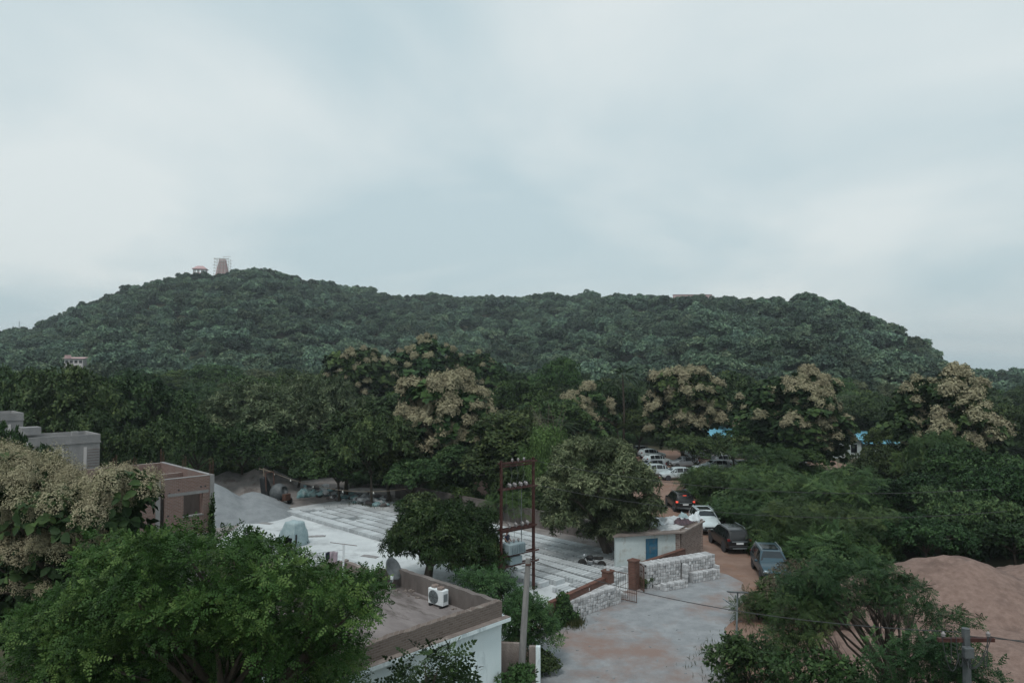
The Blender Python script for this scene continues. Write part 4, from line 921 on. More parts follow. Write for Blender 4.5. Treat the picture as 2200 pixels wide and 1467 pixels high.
# motorcycle under the mango and a rider far up the lane
def motorbike(loc, rz, label, body='black_plastic'):
    e = empty('motorcycle', loc, rz, label, 'motorcycle')
    for x in (-.65,.65):
        w_ = MB().lathe((x,-.05,.3), [(.22,0),(.29,.01),(.31,.05),(.29,.09),(.22,.10)], 18, 'Y').build('wheel', M['tyre'], e); MB().lathe((x,-.03,.3), [(.2,0),(.2,.06)], 10, 'Y').build('rim', M['rim'], w_)
    MB().tube([(-.65,0,.3),(-.2,0,.42),(.2,0,.4),(.45,0,.75),(.65,0,.3)], .04, 6).build('frame', M[body], e)
    mb = MB(); mb.lathe((-.05,0,.72), [(.04,-.05),(.15,.02),(.17,.2),(.14,.38),(.05,.45)], 12, 'X'); mb.build('fuel_tank', M[body], e, True)
    MB().tube([(-.75,0,.78),(-.5,0,.74),(-.05,0,.72)], [.08,.12,.10], 8).build('seat', M['tyre'], e); MB().bb(-.1,.25,-.14,.14,.28,.55).build('engine', M['rim'], e, bevel=.03)
    MB().tube([(.35,-.36,1.0),(.42,-.1,.98),(.42,.1,.98),(.35,.36,1.0)], .016, 6).build('handlebar', M['grey_steel'], e); MB().lathe((.5,0,.85), [(.03,-.05),(.09,0),(.09,.05),(.04,.06)], 12, 'X').build('headlight', M['head_lamp'], e)
    MB().tube([(-.2,.12,.3),(-.8,.15,.36)], .045, 8).build('exhaust', M['rim'], e); MB().tube([(.0,-.05,.3),(-.1,-.3,0)], .015, 5).build('side_stand', M['rust'], e)
    return e
p = ground(1272,1222); motorbike((p.x, p.y, .005), H(160), 'black motorcycle parked at the foot of the mango trunk')
p = ground(1472,1078); motorbike((p.x, p.y, .005), H(88), 'blue motorcycle ridden on the dirt lane ahead of the black SUV', 'paint_blue')

# people
def person(loc, rz, label, shirt, lower, seated=False):
    e = empty('person', loc, rz, label, 'person')
    J = {'pel':(0,0,.92),'wst':(0,.0,1.08),'chs':(0,.01,1.30),'nck':(0,.0,1.45),'hd':(0,.02,1.56),'top':(0,.01,1.68)}
    J.update({'hl':(-.1,0,.88),'kl':(-.11,.04,.48),'al':(-.12,-.02,.09),'tl':(-.13,.14,.03),'hr':(.1,0,.88),'kr':(.12,.10,.49),'ar':(.12,.0,.09),'tr':(.13,.16,.03)})
    J.update({'sl':(-.19,0,1.38),'el':(-.26,.05,1.12),'wl':(-.24,.22,.95),'fl':(-.23,.29,.90),'sr':(.19,0,1.38),'er':(.27,.04,1.12),'wr':(.25,.22,.97),'fr':(.24,.29,.92)})
    if seated: J.update({'kl':(-.16,.42,.82),'al':(-.17,.38,.40),'tl':(-.17,.52,.36),'kr':(.16,.42,.82),'ar':(.17,.38,.40),'tr':(.17,.52,.36),'wl':(-.28,.42,1.05),'fl':(-.3,.5,1.04),'wr':(.28,.42,1.05),'fr':(.3,.5,1.04)})
    rad = dict(pel=.145,wst=.13,chs=.15,nck=.055,hd=.095,top=.06,hl=.09,kl=.06,al=.045,tl=.04,hr=.09,kr=.06,ar=.045,tr=.04,sl=.065,el=.045,wl=.032,fl=.035,sr=.065,er=.045,wr=.032,fr=.035)
    E = [('pel','wst'),('wst','chs'),('chs','nck'),('nck','hd'),('hd','top'),('pel','hl'),('hl','kl'),('kl','al'),('al','tl'),('pel','hr'),('hr','kr'),('kr','ar'),('ar','tr'),('chs','sl'),('sl','el'),('el','wl'),('wl','fl'),('chs','sr'),('sr','er'),('er','wr'),('wr','fr')]
    ks = list(J); me = bpy.data.meshes.new('body'); me.from_pydata([J[k] for k in ks], [(ks.index(a), ks.index(b)) for a, b in E], [])
    o = link('body', me, e); md = o.modifiers.new('skin','SKIN'); md.use_smooth_shade = True
    for i, k in enumerate(ks): me.skin_vertices[0].data[i].radius = (rad[k], rad[k]*.9); me.skin_vertices[0].data[i].use_root = (k == 'pel')
    o.modifiers.new('sub','SUBSURF').levels = 1; o.modifiers['sub'].render_levels = 2
    me.materials.append(M['skin'])
    def tubecloth(name, pts, rr, mat, n=10): return MB().tube(pts, rr, n).build(name, M[mat], e, True)
    mb = MB(); mb.tube([(0,0,.86),(0,0,1.0),(0,.005,1.2),(0,.01,1.36),(0,0,1.44)], [.17,.165,.18,.175,.075], 14)
    for s in ('l','r'): mb.tube([J['s'+s], Vector(J['s'+s]).lerp(Vector(J['e'+s]),.6)], [.085,.07], 8)
    mb.build('shirt', M[shirt], e, True)
    mb = MB()
    for s in ('l','r'): mb.tube([Vector(J['h'+s])+Vector((0,0,.08)), J['k'+s], Vector(J['k'+s]).lerp(Vector(J['a'+s]),.8)], [.115,.088,.075], 10)
    mb.tube([(0,0,.80),(0,0,.98)], [.15,.165], 12); mb.build('trousers', M[lower], e, True)
    mb = MB(); mb.lathe((0,.0,1.57), [(.105,0),(.112,.05),(.10,.11),(.05,.145),(.01,.15)], 12); mb.build('hair', M['hair_black'], e, True)
    mb = MB(); mb.box((0,.115,1.555),(.022,.03,.04)); mb.build('nose', M['skin'], e)
    return e
p = ground(1089,1192); person((p.x,p.y,.008), H(-120), 'worker in a navy shirt and pale green lower cloth between the block rows', 'shirt_navy', 'cloth_teal')
p = ground(1472,1078); person((p.x,p.y,-.14), H(88)-math.pi/2, 'rider in a blue shirt on the motorcycle up the lane', 'paint_blue', 'shirt_navy', True)

# ================================================================ FAR BUILDINGS
def house(name, loc, rz, w_, d, h, wallm, roofm, label, hip=True, over=.35, rise=.9, cat='house', wins=3):
    e = empty(name, loc, rz, label, cat)
    MB().bb(-w_/2,w_/2,-d/2,d/2,-1.0,h).build('wall', M[wallm], e)
    a, b = w_/2+over, d/2+over; mb = MB()
    if hip: mb.add([(-a,-b,h+.01),(a,-b,h+.01),(a,b,h+.01),(-a,b,h+.01),(-a+b*.9,0,h+rise),(a-b*.9,0,h+rise)], [(3,2,1,0),(0,1,5,4),(1,2,5),(2,3,4,5),(3,0,4)])
    else: mb.add([(-a,-b,h+.01),(a,-b,h+.01),(a,b,h+rise),(-a,b,h+rise),(-a,-b,h+.09),(a,-b,h+.09),(a,b,h+rise+.08),(-a,b,h+rise+.08)], [(3,2,1,0),(4,5,6,7),(0,1,5,4),(1,2,6,5),(2,3,7,6),(3,0,4,7)])
    mb.build('roof', M[roofm], e)
    for i in range(wins):
        x = -w_/2 + w_*(i+.5)/wins; MB().bb(x-.45,x+.45,-d/2-.03,-d/2-.004,h*.30,h*.75).build('window', M['glass_dark'], e)
    return e
# blue sheet roofs behind the car park
for i, (xa, xb, dep, ya, lb) in enumerate(((1498,1600,108,930,'long bright blue sheet roofed shed behind the flowering tree by the car park'),(1752,1850,104,934,'bright blue sheet roofed shed right of the second flowering tree'),(1860,1935,104,942,'small blue roofed shed half hidden behind dark trees at right'))):
    a = at(xa, ya, dep); b = at(xb, ya, dep); L_ = b.x-a.x
    house('blue_roof_shed', ((a.x+b.x)/2, dep+2.5, 0), R.uniform(-.05,.05), L_, 5, a.z-.75, 'plaster_blue', 'blue_roof', lb, False, .5, 1.3, 'shed')
pz = ground(1082,1092); house('small_house', (pz.x, pz.y+2, 0), .4, 5, 3.5, 2.6, 'pink_wall', 'parapet', 'small pink walled house half hidden between the mango trees', False, .3, .35)
# house at the foot of the hill
p = at(163,768,240); zt = float(terrain(p.x, 240)); e = house('hillside_house', (p.x, 240, max(zt, p.z-2.6)), .25, 5.6, 4, 2.2, 'temple_pale', 'temple_pink', 'small pale two part house in the trees at the foot of the hill', False, .5, .5, wins=4)
MB().bb(-2.7,-.8,-2.3,-1.9,2.3,3.4).build('upper_room', M['temple_pink'], e)
# temple tower under scaffolding on the summit
p = at(478,590,505); zt = p.z
tw = empty('temple_tower', (p.x, 505, zt-7.5), .15, 'pinkish stepped temple tower wrapped in scaffolding on the hilltop', 'tower')
mb = MB(); z = 0
for i in range(6):
    w0 = 11.0-1.05*i; hh = 7.5 if i == 0 else 2.75; MB().box((0,0,z+hh/2),(w0,w0*.7,hh),top=.94).build('tier', M['temple_pink'], tw)
    for sx in (-1,0,1): MB().bb(sx*w0*.3-.6,sx*w0*.3+.6,-w0*.35-.35,-w0*.35+.02,z+hh*.15,z+hh*.75).build('niche', M['temple_pale'], tw)
    z += hh
tw.scale = (.85,.85,.85)
MB().box((0,0,z+.4),(5.6,3.2,.8),top=.8).build('crest', M['temple_pale'], tw)
mb = MB(); zz = [6+2.6*i for i in range(7)]
for sx in (-1,-.33,.33,1):
    for sy in (-1,1): mb.tube([(sx*6.2,sy*4.6,0),(sx*5.4,sy*4.0,z+1.5)], .09, 4)
for q in zz:
    for sy in (-1,1): mb.tube([(-7.2+R.random(),sy*4.3,q),(7.2-R.random(),sy*4.3,q)], .10, 4)
    for sx in (-1,1): mb.tube([(sx*5.8,-5,q+.2),(sx*5.8,5,q+.2)], .10, 4)
mb.tube([(1,-4,z+2.2),(7.5,-4,z+2.6)], .14, 4); mb.tube([(-6,-4,z+.8),(5,-4,z+.7)], .14, 4); mb.build('scaffolding', M['bamboo_pole'], tw)
p = at(430,590,500); pv = empty('hill_pavilion', (p.x, 500, p.z-1.3), .2, 'open pavilion with a pink hipped roof left of the temple tower', 'pavilion')
for x in (-4,-1.4,1.4,4):
    for y in (-2.2,2.2): MB().bb(x-.35,x+.35,y-.3,y+.3,-2,5).build('column', M['temple_pale'], pv)
MB().bb(-4.6,4.6,-2.8,2.8,-3,.6).build('base', M['temple_pale'], pv); MB().bb(-3,4.2,-2.6,-2.3,.6,2.4).build('balustrade', M['temple_pink'], pv)
mb = MB(); mb.add([(-5.2,-3.4,5),(5.2,-3.4,5),(5.2,3.4,5),(-5.2,3.4,5),(-2,0,7.6),(2,0,7.6)], [(3,2,1,0),(0,1,5,4),(1,2,5),(2,3,4,5),(3,0,4)]); mb.build('roof', M['temple_pink'], pv)
# long pale wall on the ridge
a = at(1446,637,505); b = at(1530,636,505); z_ = min(float(terrain(a.x,505)), float(terrain(b.x,505)))
rw = empty('ridge_wall', (a.x,505,0), 0, 'long pale pink wall along the ridge of the hill', 'wall'); Lw = b.x-a.x
MB().bb(0,Lw,0,.5,z_-2,a.z+1.2).build('wall', M['temple_pink'], rw); MB().bb(-.1,Lw+.1,-.1,.6,a.z+1.202,a.z+1.5).build('coping', M['rust'], rw)
# far telecom masts on the left skyline
for i, (px, pt) in enumerate(((42,690),(28,700))):
    p = at(px, pt, 700); z0 = float(terrain(p.x, 700)); e = empty('lattice_mast', (p.x,700,z0-1), 0, ['taller faint lattice mast on the left skyline','shorter faint lattice mast on the left skyline'][i], 'mast')
    hh = p.z-z0+1; mb = MB()
    for sx, sy in ((-1,-1),(1,-1),(1,1),(-1,1)): mb.tube([(sx*1.2,sy*1.2,0),(sx*.3,sy*.3,hh)], .09, 4)
    for k in range(10): q = 1.2-.09*k; zz_ = hh*k/10; mb.tube([(-q,-q,zz_),(q,-q,zz_+hh/10)], .05, 3); mb.tube([(q,-q,zz_),(-q,-q,zz_+hh/10)], .05, 3)
    mb.build('lattice', M['grey_steel'], e); MB().bb(-1.6,1.6,-.05,.05,hh*.8,hh*.8+.25).build('cross_arm', M['grey_steel'], e)
# distant blocks at far right
for i, (px, pt, w_) in enumerate(((2168,796,14),(2190,800,20))):
    p = at(px, pt, 900); house('distant_block', (p.x,900,0), .1, w_, 12, p.z, 'temple_pale', 'temple_pale', ['narrow far off pale building on the right horizon','wide far off pale building at the right edge of the horizon'][i], False, .2, .3, 'building', 4)

# ================================================================ TREES
def tree(name, loc, label, trunk, crown, group=None, rz=0, sc=(1,1,1), cat='tree'):
    e = empty(name, loc, rz, label, cat, group); e.scale = sc
    if trunk: link('trunk', trunk, e)
    put(link('crown', crown, e), kind='stuff'); return e
# ---- prototypes, about 10 m tall, base at the origin
PROT = {}
def proto(key, seed, clf, n, shape, size, mat, bark='bark', r0=.2, fork=3.2, nl=9, **kw):
    rg = rs(seed); cl = clf(rg); PROT[key] = (trunk_mesh('trunk', rg, (0,0,0), (rg.normal()*.3, rg.normal()*.3, fork), cl, r0, M[bark], nl), crown_mesh('crown', rg, cl, n, shape, size, M[mat], **kw), cl)
LF = leaf(.28); LN = leaf(.14, .03, -.12); LB = bigleaf()
FR = frond(5, .30, .05, .3); FF = frond(7, .26, .035, .3)
def domes(c, rad, n, cr, **k): return lambda rg: ellip_clumps(rg, n, c, rad, cr, **k)
def lobed(rg, n_l, h, w_, cr, n_c):
    out = []
    for i in range(n_l):
        q = 2*math.pi*i/n_l + rg.random(); d = w_*.5*rg.random()**.5; c = (d*math.cos(q), d*math.sin(q), h*(.5+.32*rg.random()))
        out += ellip_clumps(rg, n_c, c, (w_*.42, w_*.42, h*.22), cr, lo=-.5)
    return out
def rproto(key, seed, clf, K, nl, shape, size, mat, bark='bark', r0=.2, fork=3.2, nlimb=9, **kw):
    rg = rs(seed); cl = clf(rg); PROT[key] = (trunk_mesh('trunk', rg, (0,0,0), (rg.normal()*.3, rg.normal()*.3, fork), cl, r0, M[bark], nlimb), rose_mesh('crown', rg, cl, K, nl, shape, size, M[mat], **kw), cl)
for i in range(4): rproto(f'wood{i}', 100+i, lambda rg, i=i: lobed(rg, 4+i%2, 10, 7.5, 1.0, 13), 2300, 6, LF, .38, 'leaf_wood', nlimb=10)
for i in range(2): rproto(f'light{i}', 120+i, lambda rg, i=i: lobed(rg, 4, 10, 7, .95, 13), 2000, 6, LF, .36, 'leaf_wood_light', nlimb=10)
for i in range(2): rproto(f'tall{i}', 130+i, domes((0,0,6.0), (2.6,2.6,4.2), 40, 1.0, lo=-.85), 2200, 6, LF, .36, 'leaf_wood', nlimb=10, fork=3.8)
for i in range(2): rproto(f'mangoish{i}', 140+i, lambda rg: lobed(rg, 5, 9.5, 8, .85, 20), 2200, 9, LN, .42, 'leaf_mango_pale', nlimb=12, droop=.5)
for i in range(3): rproto(f'feather{i}', 150+i, lambda rg: lobed(rg, 5, 9, 8, .8, 12), 700, 6, FF, .75, 'leaf_feather', nlimb=12, fork=2.4, upax=1.0, pol=(.7,1.5))
for i in range(3): rproto(f'featherlow{i}', 155+i, lambda rg: lobed(rg, 6, 5, 7.5, .72, 12), 800, 6, FF, .68, 'leaf_feather', nlimb=14, fork=1.0, r0=.12, upax=1.0, pol=(.7,1.5))
for i in range(2): rproto(f'dusk{i}', 160+i, lambda rg: lobed(rg, 5, 9, 8, .95, 14), 2200, 6, LF, .38, 'leaf_dusk', nlimb=9)
for i in range(2): rproto(f'dusklow{i}', 163+i, lambda rg: lobed(rg, 6, 5, 7.5, .8, 13), 2200, 6, LF, .32, 'leaf_dusk', nlimb=9, fork=1.0, r0=.12)
for i in range(2): rproto(f'woodlow{i}', 166+i, lambda rg: lobed(rg, 6, 5, 7.5, .8, 13), 2200, 6, LF, .32, 'leaf_wood', nlimb=9, fork=1.0, r0=.12)
rproto('teak0', 170, domes((0,0,5.6), (3.3,3.3,4.7), 56, 1.0, lo=-.88), 1500, 6, LB, .50, 'leaf_teak', nlimb=12, fork=2.4, pol=(.8,1.7))
rproto('teak1', 171, domes((0,0,5.3), (3.8,3.8,4.5), 58, 1.05, lo=-.85), 1500, 6, LB, .50, 'leaf_teak', nlimb=12, fork=2.2, pol=(.8,1.7))
proto('bamboo', 180, lambda rg: [(rg.normal()*1.6, rg.normal()*1.6, 3+4.5*rg.random(), .9,.9,1.6) for _ in range(26)], 16000, LN, .30, 'leaf_bamboo', r0=.05, nl=20, droop=1.0, fork=.6)
proto('shrub0', 190, domes((0,0,.75), (1.2,1.2,.9), 16, .5, lo=-.5), 3500, LF, .20, 'leaf_wood', r0=.05, fork=.3, nl=5)
proto('shrub1', 191, domes((0,0,.8), (1.1,1.1,.9), 14, .5, lo=-.5), 3200, LF, .22, 'leaf_wood_light', r0=.05, fork=.3, nl=5)
rproto('shrub2', 192, domes((0,0,.7), (1.3,1.3,.8), 14, .45, lo=-.5), 150, 6, FF, .5, 'leaf_feather', r0=.05, fork=.3, nlimb=5)
# flower panicles
def panicle(seed, n=1500, s=.0068):
    rg = rs(seed); d = unit(rg.normal(size=(n,3))); d[:,2] = np.abs(d[:,2])*1.1-.25; r = .6+.4*rg.random(n)**.6
    lob = 1 + .30*np.sin(d[:,0]*6+seed)*np.cos(d[:,1]*7)
    P = d*r[:,None]*lob[:,None]*np.array([.5,.5,.62]) + np.array([0,0,.18])
    me = cloud('flower_panicle', P, rg.normal(size=(n,3)), d + np.array([0,0,.4]) + rg.normal(size=(n,3))*.4, s*6*(.6+.8*rg.random(n)), leaf(.4), M['floret'], np.clip(.25+.6*rg.random(n), 0, 1)); return me
PAN = [panicle(i) for i in range(5)]; PANS = [panicle(20+i, 340, .021) for i in range(4)]
def teak(px, ytop, wpx, dep, label, dens, key, gz=0):
    p = at(px, ytop, dep); h = p.z-gz; s = h/10.6; sw = wpx*dep/FOC/8.2
    t, c, cl = PROT[key]; e = tree('flowering_tree', (p.x, dep, gz), label, t, c, 'cream flowering trees', R.uniform(-.5,.5), (sw, sw, s))
    rg = rs(int(px)); k = 0
    order = sorted(range(len(cl)), key=lambda i: -cl[i][2])
    for q in range(dens):
        i = order[int(len(order)*rg.random()**1.1*.85)]; c_ = cl[i]
        if c_[1] > .6 and rg.random() < .75: c_ = cl[order[int(len(order)*rg.random()*.85)]]
        d = unit(rg.normal(size=3)); d[2] = abs(d[2])*1.1; d[1] = -abs(d[1]); d = unit(d)
        pos = np.array(c_[:3]) + d*np.array(c_[3:6])*1.02; sz = 1.0 + .6*rg.random()
        link('flower_panicle', PANS[q % 4], e, tuple(pos), (rg.normal()*.3, rg.normal()*.3, rg.random()*6), (sz*1.05/sw, sz*1.05/sw, sz*1.05/s))
    return e
def tr_(name, key, px, ytop, wpx, dep, label, group=None, gz=None, cat='tree'):
    p = at(px, ytop, dep); gz = float(terrain(p.x, dep)) if gz is None else gz
    t, c, cl = PROT[key]; top = max(q[2]+q[5] for q in cl); wid = 2*max(max(abs(q[0])+q[3], abs(q[1])+q[4]) for q in cl)
    s = (p.z-gz)/top; sw = wpx*dep/FOC/(wid*.92)
    alt = {'f':'featherlow','d':'dusklow','w':'woodlow'}.get(key[0])
    if s/sw < .7 and alt and 'low' not in key: return tr_(name, alt + str(int(key[-1]) % (3 if key[0] == 'f' else 2)), px, ytop, wpx, dep, label, group, gz, cat)
    return tree(name, (p.x, dep, gz), label, t, c, group, R.random()*6.28, (sw, sw, s), cat)
teak(950,786,215,76,'tall tree thick with cream flowers at the middle of the tree belt',290,'teak0')
teak(1468,776,175,97,'cream flowering tree standing over the car park, left of the blue roof',170,'teak0')
teak(1712,792,215,86,'cream flowering tree between the two bright blue roofs',130,'teak1')
teak(2025,790,215,72,'dark cream flowering tree at the right edge of the hill',130,'teak1')
teak(1255,826,135,104,'small cream flowering tree right of the bare branches',80,'teak1')
teak(770,735,170,128,'far pale flowering tree on the left of the middle crest',70,'teak0',1)
teak(905,722,190,135,'far pale flowering tree rising over the middle of the belt',90,'teak1',1)
teak(1015,745,150,138,'far pale flowering tree behind the densest flowers',50,'teak0',1)
teak(1590,830,110,112,'small flowering tree in the gap between the two large ones',12,'teak1')

T = [ # key, px, ytop, width, depth, label
 ('tall0',1075,885,165,66,'dense green tree in front of the cream flowering crown'),
 ('wood0',1120,880,140,70,'rounded green tree right of the densest flowers'),
 ('tall1',985,955,110,70,'dark tree hanging over the brick boundary wall'),
 ('mangoish0',560,812,330,84,'broad mango tree with pale leaf tips behind the gravel heaps'),
 ('mangoish1',700,800,230,92,'mango tree with pale tips behind the rubbish heap'),
 ('wood1',140,782,230,70,'large dark tree behind the grey concrete storey'),
 ('wood2',300,800,220,80,'dark leafy tree between the concrete storey and the broad mango'),
 ('light0',250,815,150,98,'light green tree left of the broad mango tree'),
 ('wood3',30,790,180,74,'dark tree at the left edge above the concrete block'),
 ('dusk0',420,870,180,72,'dark tree behind the brick shell'),
 ('wood0',330,905,160,64,'shadowy tree right behind the brick shell roof edge'),
 ('dusk1',520,905,190,76,'dark low tree behind the coarse gravel heap'),
 ('wood2',640,925,180,74,'dark tree over the light string'),
 ('tall0',745,880,150,72,'narrow dark tree behind the rubbish sacks'),
 ('wood3',800,890,170,68,'dark tree with hanging branches at the back of the yard'),
 ('tall1',838,895,130,70,'pale green tree left of the densest flowers'),
 ('dusk1',730,960,190,70,'low dark tree shading the rubbish heap'),
 ('wood1',885,985,140,66,'dark tree with a bare trunk at the back corner of the yard'),
 ('dusk0',1010,985,120,72,'dark low tree beside the small pink house'),
 ('bamboo',1190,900,140,60,'clump of feathery light green bamboo left of the large mango'),
 ('wood3',1100,1000,110,64,'dark tree behind the red steel frame'),
 ('light1',1210,765,130,140,'green tree below the middle ridge'),
 ('wood0',1330,820,150,112,'tree with thin bare branches left of the car park'),
 ('light0',1370,880,120,106,'light green tree at the left of the car park'),
 ('wood2',1580,800,140,125,'tree between the flowering crowns at the foot of the right slope'),
 ('feather0',1560,1005,190,66,'feathery tree leaning over the dirt lane'),
 ('feather1',1680,1010,240,60,'broad feathery green tree right of the dirt lane'),
 ('feather2',1790,1000,220,56,'feathery green tree in the middle of the right thicket'),
 ('feather0',1640,1075,220,55,'low feathery tree overhanging the black SUV'),
 ('feather1',1770,1080,260,50,'bushy feathery tree above the dark blue hatchback'),
 ('feather2',1880,1085,220,49,'feathery tree beside the sand heap'),
 ('wood1',1905,960,200,72,'green tree in front of the small blue shed'),
 ('feather0',2005,925,150,66,'flat topped feathery tree under the dark flowering tree'),
 ('dusk0',1960,1010,220,58,'dark tree behind the sand heap'),
 ('dusk1',2090,960,230,60,'dark tree at the right edge below the flowering tree'),
 ('dusk0',2180,1000,220,52,'very dark tree at the right edge'),
 ('wood2',2070,1050,230,50,'dark bushy tree right behind the sand heap crest'),
 ('dusk1',1985,1110,180,46,'low dark bush tree at the left foot of the sand heap'),
 ('wood1',1495,935,120,86,'dark tree in front of the car park under the left flowering tree'),
 ('wood3',1575,930,130,87,'dark tree covering the left blue shed and the cars'),
 ('feather1',1640,955,170,74,'feathery tree in front of the parked cars'),
 ('light0',1620,900,150,90,'light green tree between the flowering trees, hiding the car park'),
 ('light1',1700,960,150,78,'light green tree in front of the flowering tree between the roofs'),
 ('light1',1895,915,110,92,'light green tree in front of the blue shed roof'),
 ('wood0',1880,870,160,110,'bushy tree left of the dark flowering tree'),
 ('wood3',2140,860,170,90,'dark tree right of the dark flowering tree'),
 ('wood1',1790,870,150,118,'rounded tree behind the right flowering crown'),
 ('dusk1',2180,1120,200,46,'black green bush tree at the right edge above the sand'),
 ('dusk0',45,905,200,44,'glossy dark tree in front of the concrete block at left'),
 ('wood2',235,880,150,62,'dark tree right of the grey concrete storey'),
]
for k, px, yt, wp, dp_, lb in T: tr_('broadleaf_tree', k, px, yt, wp, dp_, lb)
# belt of woods between the yard and the hill: each its own tree
rgb = rs(77); cnt = 0; keys = ['wood0','wood1','wood2','wood3','light0','light1','light0','light1','tall0','tall1','mangoish0','mangoish1','dusk0','feather1']
for dep in np.arange(96, 196, 11.5):
    stepx = 6.4 + dep*.012; half = dep*.80 + 6
    for x in np.arange(-half, half, stepx):
        xx = x + rgb.normal()*1.6; yy = dep + rgb.normal()*3; px = 1100+FOC*xx/yy
        if 1330 < px < 1960 and yy < 121: continue
        if yy < 108 and 1250 < px < 1330: continue
        gz = float(terrain(xx, yy)); k = keys[rgb.integers(len(keys))]; hgt = 7.5 + 3.2*rgb.random() - (1.5 if px > 1150 else 0)
        lim = CAM_H + (HORIZON - (795 if px < 1350 else 800))*yy/FOC + (yy-96)*.03
        hgt = min(hgt, max(4.5, lim-gz+1))
        if 120 < px < 210: hgt = min(hgt, 5.5 + (yy < 130)*2)
        s = hgt/9.6; sw = s*(.85+.35*rgb.random())
        t, c, cl = PROT[k]
        nm = {'w':'dark green','l':'light green','t':'tall narrow','m':'pale tipped','d':'deep shaded','f':'feathery'}[k[0]]
        zone = 'left of the broad mango' if px < 500 else ('below the middle ridge' if px < 1350 else 'below the right slope')
        tree('woodland_tree', (xx, yy, gz-.1), f'{nm} tree in the wooded belt {zone}', t, c, f'{nm} trees of the belt, {zone}', rgb.random()*6.28, (sw, sw, s)); cnt += 1
print('belt trees', cnt)

# ---- mango trees beside the yard
def mango(name, pbase, trunkmesh_args, cl, n, mat, label, seed, size=.26):
    rg = rs(seed); b = Vector(pbase); lc = [(x-b.x, y-b.y, z, r1, r2, r3) for x,y,z,r1,r2,r3 in cl]
    e = empty(name, b, 0, label, 'tree'); link('trunk', trunk_mesh('trunk', rg, (0,0,0), *trunkmesh_args(lc)), e)
    put(link('crown', rose_mesh('crown', rg, lc, n//10, 11, leaf(.12,.03,-.18), size, M[mat], droop=.45, pol=(.6,1.9)), e), kind='stuff'); return e
def px_clumps(rg, poly, dep, n, r, dspread=1.0, bulge=1.2, flat=.8, sep=.62):
    """clumps inside an outline seen in the photo, thrown forward and back of the trunk's depth"""
    xs = [p[0] for p in poly]; ys = [p[1] for p in poly]; cx, cy = sum(xs)/len(xs), sum(ys)/len(ys); out = []; tries = 0
    def inside(x, y):
        c = False
        for i in range(len(poly)):
            x1,y1 = poly[i]; x2,y2 = poly[i-1]
            if (y1 > y) != (y2 > y) and x < (x2-x1)*(y-y1)/(y2-y1)+x1: c = not c
        return c
    while len(out) < n and tries < 60000:
        tries += 1; x = rg.uniform(min(xs), max(xs)); y = rg.uniform(min(ys), max(ys))
        if not inside(x, y): continue
        e = max(abs(x-cx)/(max(xs)-min(xs)), abs(y-cy)/(max(ys)-min(ys)))*2; d = dep + (rg.random()*2-1)*dspread*math.sqrt(max(.05, 1-min(1, e*e))) *bulge
        p = at(x, y, d); rr = r*(.7+.6*rg.random())
        if any((p.x-o[0])**2+(p.y-o[1])**2+(p.z-o[2])**2 < (rr*sep)**2 for o in out): continue
        out.append((p.x, p.y, p.z, rr, rr, rr*flat))
    return out
rg = rs(301)
cl = px_clumps(rg, [(850,1150),(885,1110),(945,1086),(1000,1088),(1045,1112),(1075,1155),(1092,1195),(1090,1222),(1050,1218),(990,1222),(930,1200),(870,1195),(840,1182)], 43, 120, .70, 3.4)
b1 = Vector((-5.2,43.2,0)); mango('mango_tree', b1, lambda lc: ((.2,0,1.2), lc, .30, M['bark'], 16), cl, 42000, 'leaf_mango', 'rounded dark mango tree standing on the slab behind the flat roof', 302, .25)
cl = px_clumps(rg, [(1180,1010),(1215,960),(1275,948),(1330,965),(1370,1000),(1400,1050),(1415,1100),(1400,1130),(1340,1140),(1330,1150),(1250,1155),(1190,1135),(1165,1080)], 49, 100, .8, 3.6)
b2 = Vector((6.7,49.4,0)); mango('mango_tree', b2, lambda lc: ((-.7,0,2.1), lc, .32, M['bark_pale'], 16), cl, 48000, 'leaf_mango_pale', 'large mango tree with drooping leaves beside the hut', 303, .29)

# ---- near neem tree
rg = rs(311)
cl = px_clumps(rg, [(0,1400),(60,1330),(150,1290),(215,1175),(270,1190),(330,1180),(400,1172),(430,1205),(500,1172),(540,1172),(570,1210),(640,1205),(690,1250),(740,1260),(780,1300),(800,1310),(780,1340),(745,1370),(770,1430),(770,1500),(0,1500)], 18.3, 300, .50, 3.8, 1.0, sep=1.0)
cl += px_clumps(rg, [(755,1255),(790,1225),(820,1250),(815,1300),(775,1310)], 18, 7, .34, .5)
nb = Vector((-7.2,18.6,0)); lc = [(x-nb.x,y-nb.y,z,a,b,c) for x,y,z,a,b,c in cl]
e = empty('neem_tree', nb, 0, 'large bright green neem tree filling the lower left corner', 'tree')
link('trunk', trunk_mesh('trunk', rg, (0,0,0), (.3,.1,3.6), lc, .32, M['bark'], 60), e)
put(link('crown', rose_mesh('crown', rg, lc, 4300, 9, frond(4,.33,.085,.35), .21, M['leaf_neem'], pol=(.35,1.5), droop=.15, shell=.82), e), kind='stuff')
